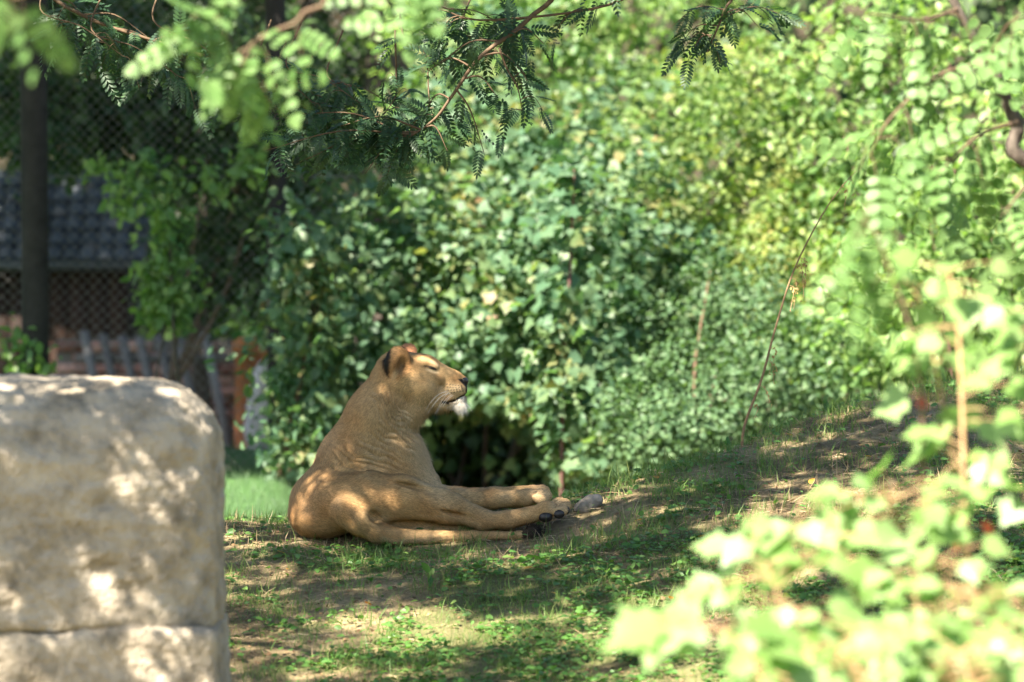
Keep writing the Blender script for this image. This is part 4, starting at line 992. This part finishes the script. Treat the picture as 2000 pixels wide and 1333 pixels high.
for i, (px, Y, r, lab) in enumerate(((395, 38.2, .06, 'slender dark tree trunk standing behind the fence vine'), (590, 39.8, .07, 'slender dark trunk behind the small bush at the fence foot'))):
    g = G(px, Y)
    tree('young_tree', lab, g, 4.2, r, [(.6, (g[0] - .7, Y, 3.4), .03), (.7, (g[0] + .7, Y + .2, 3.6), .03)], [((g[0], Y, 3.5), (1.0, .8, .7), 900), ((g[0] - .1, Y + .1, 2.1), (.6, .4, .35), 320)], OVAL_LOW, 0.12, M_DARKL, clr=.35)
# far wood as one mass
nW = 42000
Pw_ = np.stack([rng.uniform(-16, 16, nW), rng.uniform(47, 54, nW), rng.uniform(0, 12, nW)], -1); Pw_[:, 2] *= (0.75 + 0.5 * vnoise(Pw_, .4, 71, 2)); Pw_[:, 1] += 2.5 * vnoise(Pw_, .5, 73, 2) 
Pw_[:, 2] = np.maximum(Pw_[:, 2], ground_z(Pw_[:, 0], Pw_[:, 1]))
V, Fc = scatter(*OVAL_LOW, Pw_, frames(rng.normal(0, 1, (nW, 3)) + [0, 0, -.4], rng.normal(0, .5, (nW, 3)) + [0, -.6, .7]), 0.26 * (.6 + .8 * rng.random(nW)))
tag(obj('distant_wood', mesh_from('distant_wood', V, Fc), M_DARKL), 'distant wood of dark foliage filling the background', 'wood', kind='stuff')

# ---- black locust on the left, close to the camera: round blurred leaflets
lb = (-3.1, 14.2, gz(-3.1, 17.8))
loc = tree('black_locust_tree', 'black locust with round pale green leaflets on twigs drooping above the boulder', lb, 4.6, 0.12,
    [(.6, (-2.1, 18.0, 2.9), .045), (.7, (-3.0, 17.0, 3.6), .04), (.75, (-2.6, 18.8, 3.6), .04)],
    [((-2.7, 18.3, 2.7), (.5, .6, .45), 40), ((-2.45, 18.9, 2.1), (.25, .4, .3), 30), ((-3.2, 17.6, 3.4), (.7, .7, .4), 80), ((-4.0, 17.5, 4.2), (1.0, .9, .5), 120)], ROBINIA, 0.24, M_ROBIN, clr=.3)
def robinia(root, pts, r, twigs, s0=.15, s1=.22):
    P, D = bough(root, pts, r, twigs); h_ = np.arange(len(P)) % 2 == 0; sprigs(root, P[h_], D[h_], TM['robinia'], M_ROBIN, s0, s1, (-.2, -.7, .6), .4); sprigs(root, P[~h_], D[~h_], TM['robinia2'], M_ROBIN, s0 * .85, s1 * .85, (-.2, -.7, .6), .4)
robinia(loc, [(-2.1, 18.0, 2.9), W(560, -60, 18.0), W(590, 30, 18.0), W(530, 65, 18.0), W(490, 90, 18.0), W(470, 135, 18.0)], .011, [(.5, (.4, 0, -1), .10, 1), (.6, (-.6, 0, -.7), .14, 2), (.75, (.5, 0, -1), .16, 3), (.85, (-.6, 0, -.9), .12, 2), (1, (-.3, 0, -1), .08, 2), (1, (.9, 0, -.8), .14, 3), (.4, (.9, 0, -.1), .16, 2)])
robinia(loc, [(-2.1, 18.0, 2.9), W(420, -80, 17.8), W(430, 20, 17.8), W(440, 70, 17.8)], .008, [(.5, (-.8, 0, -.6), .12, 3), (.8, (-.9, 0, -.2), .16, 3), (1, (-.6, 0, -1), .12, 3), (1, (.3, 0, -1), .1, 2), (.9, (-1, 0, -.5), .14, 2)])
robinia(loc, [(-2.1, 18.0, 2.9), W(760, -150, 18.2), W(810, -80, 18.2), W(800, -40, 18.2)], .007, [(.6, (-.6, 0, -.7), .10, 3), (.8, (.2, 0, -1), .10, 3), (1, (.2, 0, -1), .08, 2), (.9, (-.8, 0, -.6), .1, 2)])
robinia(loc, [(-2.0, 15.4, 2.6), W(10, -60, 15.0), W(20, 0, 15.0)], .007, [(1, (.1, 0, -1), .05, 2), (.9, (.4, 0, -1), .06, 1)], .18, .22)
# ---- black locust on the right
rb = (3.3, 20.5, gz(3.3, 20.5))
rt = tree('robinia_sapling', 'leaning robinia with drooping pale leaflets in front of the sunlit shrub', rb, 3.6, 0.10,
    [(.6, (2.2, 19.2, 2.6), .04), (.75, (2.8, 19.0, 3.3), .04)], [((3.1, 19.2, 3.2), (.7, .6, .4), 130)], ROBINIA, 0.24, M_ROBIN, lean=(-.4, 0), clr=.3)
b = MB(rb); b.tube(catmull([Vector(rb) + Vector((-.22, 0, 1.9)), W(2040, 330, 20.3), W(1985, 240, 20.3), W(1930, 120, 20.3), W(1870, 20, 20.3), W(1840, -60, 20.3)], 6), np.linspace(.035, .012, 31), 8); obj('limb', b.mesh('robinia_limb', True), M_BARK, rt)
for pts, tw in (
    ([W(1930, 120, 20.2), W(1830, 150, 20.0), W(1740, 230, 19.8), W(1700, 300, 19.8)], [(.3, (-.5, 0, -.9), .14, 3), (.5, (-.9, 0, -.3), .12, 3), (.6, (.3, 0, -1), .16, 3), (.8, (-.6, 0, -.8), .14, 3), (1, (.2, 0, -1), .16, 4), (.9, (.9, 0, -.5), .14, 3)]),
    ([W(1985, 240, 20.2), W(1920, 260, 20.0), W(1860, 310, 19.8), W(1820, 360, 19.8)], [(.3, (-.4, 0, -1), .14, 3), (.5, (.4, 0, -1), .14, 3), (.7, (-.8, 0, -.6), .14, 3), (1, (.1, 0, -1), .14, 4), (.9, (-.9, 0, -.2), .1, 2)]),
    ([W(1870, 20, 20.3), W(1800, 40, 20.0), W(1720, 30, 19.8)], [(.4, (-.4, 0, -1), .14, 3), (.7, (.3, 0, -1), .14, 3), (1, (-.8, 0, -.5), .14, 3), (.2, (.7, 0, -.7), .14, 3)]),
    ([W(2040, 330, 20.2), W(1990, 380, 19.9), W(1960, 420, 19.8)], [(.4, (-.4, 0, -1), .1, 2), (.9, (.2, 0, -1), .12, 2)]),
    ([W(1930, 120, 20.2), W(1960, 60, 19.9), W(1990, 30, 19.8)], [(.5, (.2, 0, -1), .12, 3), (1, (-.3, 0, -1), .14, 3)])):
    robinia(rt, pts, .009, tw, .19, .26)
# hanging sprig at the right, in front of the thicket
sb = (W(1760, 900, 17.0).x, 17.0, gz(1.16, 17.0))
spg = thing('robinia_shoot', 'upright robinia shoot with paired round leaflets beside the vine', 'shoot', sb)
robinia(spg, [Vector(sb) - Vector((0, 0, .05)), W(1800, 1000, 17.0), W(1790, 700, 17.0), W(1720, 480, 17.0), W(1690, 430, 17.0)], .008,
        [(.66, (-1, 0, -.1), .1, 2), (.75, (-1, 0, -.5), .14, 2), (.85, (-.8, 0, -.8), .1, 2), (.95, (-.6, 0, -.6), .08, 2), (1, (.2, 0, .4), .06, 2), (.8, (.8, 0, -.2), .1, 1)], .15, .20)

# ---- foreground vine shrubs at the right, very close
TM['grape'] = mesh_from('leaf_grape', *LOBED); TM['grape'].materials.append(M_GRAPE)
def fg_plant(name, label, base, stems, cat='plant', lo=0.62):
    root = thing(name, label, cat, base); P = []; D = []; S = []
    for pts, r, n, spread, size, mat in stems:
        L = catmull(pts, 8); b = MB(base); b.tube(L, np.linspace(r, r * .45, len(L)), 8)
        for q in range(n):
            i = int(len(L) * (lo + (1 - lo) * (q + .3) / n)); i = min(i, len(L) - 1); a = rng.uniform(0, 2 * np.pi)
            d = norm(np.array([math.cos(a), 0.5 * math.sin(a), rng.uniform(-.3, .5)])); e = L[i] + d * spread * rng.uniform(.4, 1)
            b.tube(catmull([L[i], (L[i] + e) / 2 + [0, 0, .01], e], 3), np.linspace(.0025, .0015, 7), 4, False)
            P.append(e); D.append(d * .8 + [0, 0, -.5] + rng.normal(0, .25, 3)); S.append(size * rng.uniform(.65, 1.25))
        obj('stem', b.mesh('stem', True), mat, root)
    P = np.array(P); n = len(P)
    leaf_objects(root, 'leaf', TM['grape'], M_GRAPE, P, frames(np.array(D), norm(np.array([-.25, -.6, .7]) + rng.normal(0, .32, (n, 3)))), np.array(S))
    return root
q = 11.0
def F(px, py, Y=q): return W(px, py, Y)
def FB(px, Y=q):
    p = W(px, 1333, Y); return (p.x, Y, gz(p.x, Y))
def up_to(px0, Y, *pts):
    b0 = FB(px0, Y); return [Vector(b0) - Vector((0, 0, .05)), (Vector(b0) + F(px0, 1400, Y)) / 2] + [F(a, c, Y) for a, c in pts]
fg_plant('wild_vine', 'tall wild vine on tan stems with big bright lobed leaves', FB(1900, 16.9),
    [(up_to(1915, 16.9, (1900, 1190), (1885, 1000), (1880, 800), (1870, 620), (1850, 520)), .010, 30, .15, .115, M_TANSTEM),
     (up_to(1880, 17.1, (1890, 1100), (1862, 900), (1840, 780), (1800, 600), (1760, 540)), .007, 20, .13, .105, M_TANSTEM),
     (up_to(2060, 16.7, (2060, 1100), (2050, 900), (2040, 700), (2020, 600)), .004, 22, .14, .11, M_TANSTEM)], 'vine', 0.48)
fg_plant('low_vine_shrub', 'low bushy vine shrub with many lobed leaves at the foot of the tall wild vine', FB(1720, 16.5),
    [(up_to(1700, 16.5, (1690, 1250), (1640, 1120), (1590, 1060), (1540, 1030)), .004, 27, 0.195, 0.096, M_TANSTEM),
     (up_to(1780, 16.7, (1790, 1200), (1770, 1080), (1750, 1000), (1730, 960)), .004, 29, 0.208, 0.091, M_TANSTEM),
     (up_to(1620, 16.3, (1620, 1330), (1580, 1250), (1520, 1160), (1500, 1100)), .004, 21, 0.195, 0.096, M_TANSTEM),
     (up_to(1860, 16.4, (1850, 1280), (1830, 1180), (1800, 1100)), .004, 31, 0.222, 0.086, M_TANSTEM),
     (up_to(1960, 16.3, (1950, 1300), (1940, 1220), (1930, 1150)), .004, 35, 0.208, 0.086, M_TANSTEM),
     (up_to(1800, 16.2, (1800, 1400), (1790, 1310), (1800, 1250)), .004, 45, 0.238, 0.086, M_TANSTEM),
     (up_to(1560, 16.0, (1560, 1400), (1570, 1330), (1590, 1290)), .004, 42, 0.208, 0.082, M_TANSTEM),
     (up_to(1900, 16.0, (1900, 1420), (1890, 1330), (1880, 1270)), .004, 45, 0.218, 0.081, M_TANSTEM),
     (up_to(1640, 15.8, (1640, 1420), (1650, 1340), (1650, 1270)), .004, 42, 0.206, 0.081, M_TANSTEM),
     (up_to(1700, 16.1, (1700, 1380), (1700, 1300), (1710, 1240)), .004, 45, 0.208, 0.086, M_TANSTEM)])
fg_plant('trailing_vine', 'arching vine shoot with large pale lobed leaves at its tip', FB(1480, 15.5),
    [(up_to(1500, 15.5, (1490, 1380), (1480, 1310), (1430, 1240), (1340, 1225)), .006, 9, 0.115, 0.151, M_TANSTEM),
     (up_to(1560, 15.7, (1550, 1400), (1540, 1330), (1520, 1290)), .006, 9, 0.149, 0.091, M_TANSTEM)])
for px, py, Y, nm in ((1806, 802, 17.0, 'red withered leaf hanging on the tall wild vine, upper one'), (1935, 1046, 16.8, 'red withered leaf hanging on the tall wild vine, lower one'), (1868, 1075, 16.8, 'orange withered leaf on the tan stem of the wild vine')):
    o = obj('withered_leaf', TM['oval'].copy(), M_RED if 'red' in nm else M_AMBER); o.location = W(px, py, Y); o.rotation_euler = (random.uniform(.9, 1.5), random.uniform(-.5, .5), random.uniform(-1, 1)); o.scale = (.05, .05, .05); tag(o, nm, 'leaf')

# ---- dry sapling on the ridge
M_DRYST = plain_mat('dry_stem', [(0.3, (0.16, 0.10, 0.055)), (0.7, (0.30, 0.20, 0.11))], 30, 0.8, 0.4, 60, dist=0.003)
db = W(1449, 884, 26.0); dg = gz(db.x, 26.0); dry = thing('dry_sapling', 'thin leaning dry sapling with hanging seed tassels on the ridge', 'sapling', (db.x, 26.0, dg))
L = catmull([(db.x, 26.0, dg - .03), W(1455, 830, 26.0), W(1488, 740, 26.0), W(1515, 640, 26.0), W(1550, 530, 26.0), W(1600, 430, 26.0), W(1640, 370, 26.0), W(1672, 335, 26.0)], 8)
b = MB(dry.location); b.tube(L, np.linspace(.0075, .0015, len(L)), 7); obj('stem', b.mesh('dry_stem', True), M_DRYST, dry)
M_SEED = leaf_mat('seed_husk', [(0.42, 0.30, 0.10), (0.52, 0.38, 0.15), (0.35, 0.22, 0.08)], .3, .6, tcol=(1, 1, 1))
TM['husk'] = mesh_from('husk', *OVAL_LOW); TM['husk'].materials.append(M_SEED)
for f, ln, n in ((.93, .10, 9), (.88, .09, 7), (.62, .13, 16), (.60, .15, 18), (.57, .14, 14), (.54, .12, 10), (.38, .12, 7), (.34, .10, 8), (.28, .08, 6), (.22, .07, 4)):
    s = L[int(f * (len(L) - 1))]; e = s + np.array([rng.uniform(-.01, .05), rng.uniform(-.03, .03), -ln]); T = catmull([s, s + [.025, 0, -.02], e], 5); b = MB(dry.location); b.tube(T, .0013, 4); tz = obj('tassel', b.mesh('tassel'), M_TANSTEM, dry)
    pos = T[rng.integers(3, len(T), n)] + rng.normal(0, .006, (n, 3)); V, Fc = scatter(*OVAL_LOW, pos - np.array(dry.location), frames(rng.normal(0, .4, (n, 3)) + [0, 0, -1], rand_dirs(n)), .017 * (.7 + .6 * rng.random(n))); obj('seed_husks', mesh_from('seed_husks', V, Fc), M_SEED, tz, 'stuff')
# dead twigs poking out of the thicket
for pts, r, lab in (([W(512, 608, 33.6), W(517, 580, 33.4), W(530, 567, 33.3), W(585, 562, 33.2), W(650, 570, 33.2)], .011, 'bent pale dead twig sticking out of the thicket beside the fence'), ([W(556, 436, 33.4), W(600, 443, 33.3), W(660, 470, 33.3)], .012, 'short straight pale dead twig high on the thicket edge')):
    b = MB(tuple(pts[-1])); b.tube(catmull(pts, 5), r, 6); o = obj('dead_twig', b.mesh('dead_twig', True), M_TANSTEM); o.location = pts[-1]; tag(o, lab, 'twig')

# ---- ground cover
def cover(name, label, n, tmpl, s0, s1, mat, xr, yr, keep, lie, sink=0.0, cat='plants', yj=0.6):
    x = rng.uniform(*xr, n); y = rng.uniform(*yr, n); m = rng.random(n) < keep(x, y); x = x[m]; y = y[m]; n = len(x)
    z = ground_z(x, y) - sink
    if lie == 'flat':
        Z = norm(np.array([0, -.25, 1]) + rng.normal(0, .35, (n, 3))); Y = norm(rng.normal(0, 1, (n, 3)) * [1, 1, .15]); z = z + 0.006 + 0.035 * rng.random(n) * (name == 'ground_cover_plants')
    elif lie == 'straw':
        Z = norm(np.array([0, -.3, 1]) + rng.normal(0, .3, (n, 3))); Y = norm(rng.normal(0, 1, (n, 3)) * [1, 1, .12] + [0, 0, .08]); z = z + 0.006
    else:
        Y = norm(np.array([0, 0, 1]) + rng.normal(0, yj * .6, (n, 3)) * [1, 1, .2]); Z = norm(rng.normal(0, 1, (n, 3)) * [1, 1, .1] + [0, -.3, 0])
    V, Fc = scatter(*tmpl, np.stack([x, y, z], -1), frames(Y, Z), s0 + (s1 - s0) * rng.random(n) ** 1.5)
    return tag(obj(name, mesh_from(name, V, Fc), mat), label, cat, kind='stuff')
XR, YR = (-2.7, 2.9), (20.6, 27.9)
tuft = lambda x, y: vnoise(np.stack([x, y, x * 0], -1), 6.0, 81, 2)
cover('ground_cover_plants', 'low broad leaved green ground cover growing in patches on the soil', 105000, OVAL_LOW, .014, .046, M_COVER, XR, (21.0, 27.5), lambda x, y: (green_mask(x, y) * (0.85 - 0.45 * (y > 24.3)) * sstep(.3, .55, tuft(x, y)) + 0.04), 'flat')
cover('grass_tufts', 'short green grass blades growing on the slope and ridge', 95000, BLADE, .03, .095, M_GRASS, XR, (22.5, 27.9), lambda x, y: 0.75 * sstep(.46, .66, tuft(x + 5, y)) + 0.07, 'up')
cover('short_grass', 'fine short sparse grass mixed through the soil of the slope', 150000, BLADE, .018, .05, M_GRASS, XR, (21.5, 27.7), lambda x, y: 0.20 + 0.5 * green_mask(x, y), 'up', cat='grass')
cover('dry_grass', 'dry tan straw lying scattered on the bare soil', 34000, BLADE, .04, .12, M_STRAW, XR, (21.0, 27.9), lambda x, y: 0.25 + 0.55 * (1 - green_mask(x, y)), 'straw', cat='straw')
cover('dry_grass_tufts', 'upright dry grass stubble on the crest of the slope', 12000, BLADE, .03, .09, M_STRAW, XR, (24.0, 27.6), lambda x, y: 0.6 * sstep(.5, .66, tuft(x - 3, y)), 'up', cat='grass')
cover('leaf_litter', 'small brown leaf litter scattered over the soil', 16000, OVAL_LOW, .012, .03, M_LITTER, XR, (20.6, 27.5), lambda x, y: 0.3 + 0.4 * (1 - green_mask(x, y)), 'flat', cat='litter')
cover('lawn_grass', 'mown green lawn grass between the slope and the fence', 45000, BLADE, .03, .07, M_SOFT, (-4.2, -0.85), (28.4, 34.0), lambda x, y: 0.9 + 0 * x, 'up', cat='grass')
# longer grass along the skyline of the ridge
cover('ridge_grass', 'longer grass blades standing along the skyline of the ridge', 9000, BLADE, .05, .14, M_GRASS, (0.1, 2.9), (25.2, 27.8), lambda x, y: 0.8 * np.exp(-((y - np.interp(x, _cx, _cy)) / .35) ** 2) * sstep(.42, .6, tuft(x + 9, y)), 'up', cat='grass')
# broad weeds standing singly
for px, py, Y, h, lab in ((838, 1190, 23.9, .13, 'single upright broad leaved weed on the soil in front of the lioness'), (1610, 800, 26.4, .12, 'single leafy weed standing on the skyline of the ridge'), (1420, 880, 25.9, .09, 'small weed beside the foot of the dry sapling')):
    p = W(px, py, Y); g = gz(p.x, Y); o = thing('weed', lab, 'weed', (p.x, Y, g))
    for k in range(7):
        a = rng.uniform(0, 6.3); d = np.array([[math.cos(a) * .6, math.sin(a) * .6, 1.0]]); leaf_objects(o, 'leaf', TM['oval'], M_COVER, np.array([[p.x, Y, g + h * .09 * k]]), frames(d, np.array([[math.sin(a), -math.cos(a) - .4, .4]])), [h * rng.uniform(.28, .45)])
# yellow leaves on the ground
fl_spots = [(555, 1090), (798, 1112), (800, 1108), (1283, 944), (1240, 1028), (1545, 860), (905, 1124), (690, 1137), (1205, 940), (1232, 1300), (1040, 1118), (560, 1122), (1310, 1180), (1420, 1110), (1085, 1170), (1370, 1060), (500, 1010), (725, 1192), (1585, 955), (1690, 900)]
for i, (px, py) in enumerate(fl_spots):
    ys = np.linspace(21, 27.2, 600); rz = np.array([W(px, py, y_).z for y_ in ys]); xs = (px - 1000) / FPX * ys; k_ = np.argmax(ground_z(xs, ys) > rz)
    o = obj('fallen_leaf', TM['round'], M_AMBER); o.location = (xs[k_], ys[k_], gz(xs[k_], ys[k_]) + .02); o.rotation_euler = (random.uniform(-.1, .7), random.uniform(-.4, .4), random.uniform(0, 6)); s_ = random.uniform(.028, .045); o.scale = (s_, s_, s_)
    tag(o, 'small amber yellow leaf fallen on the ground', 'leaf', 'fallen yellow leaves')
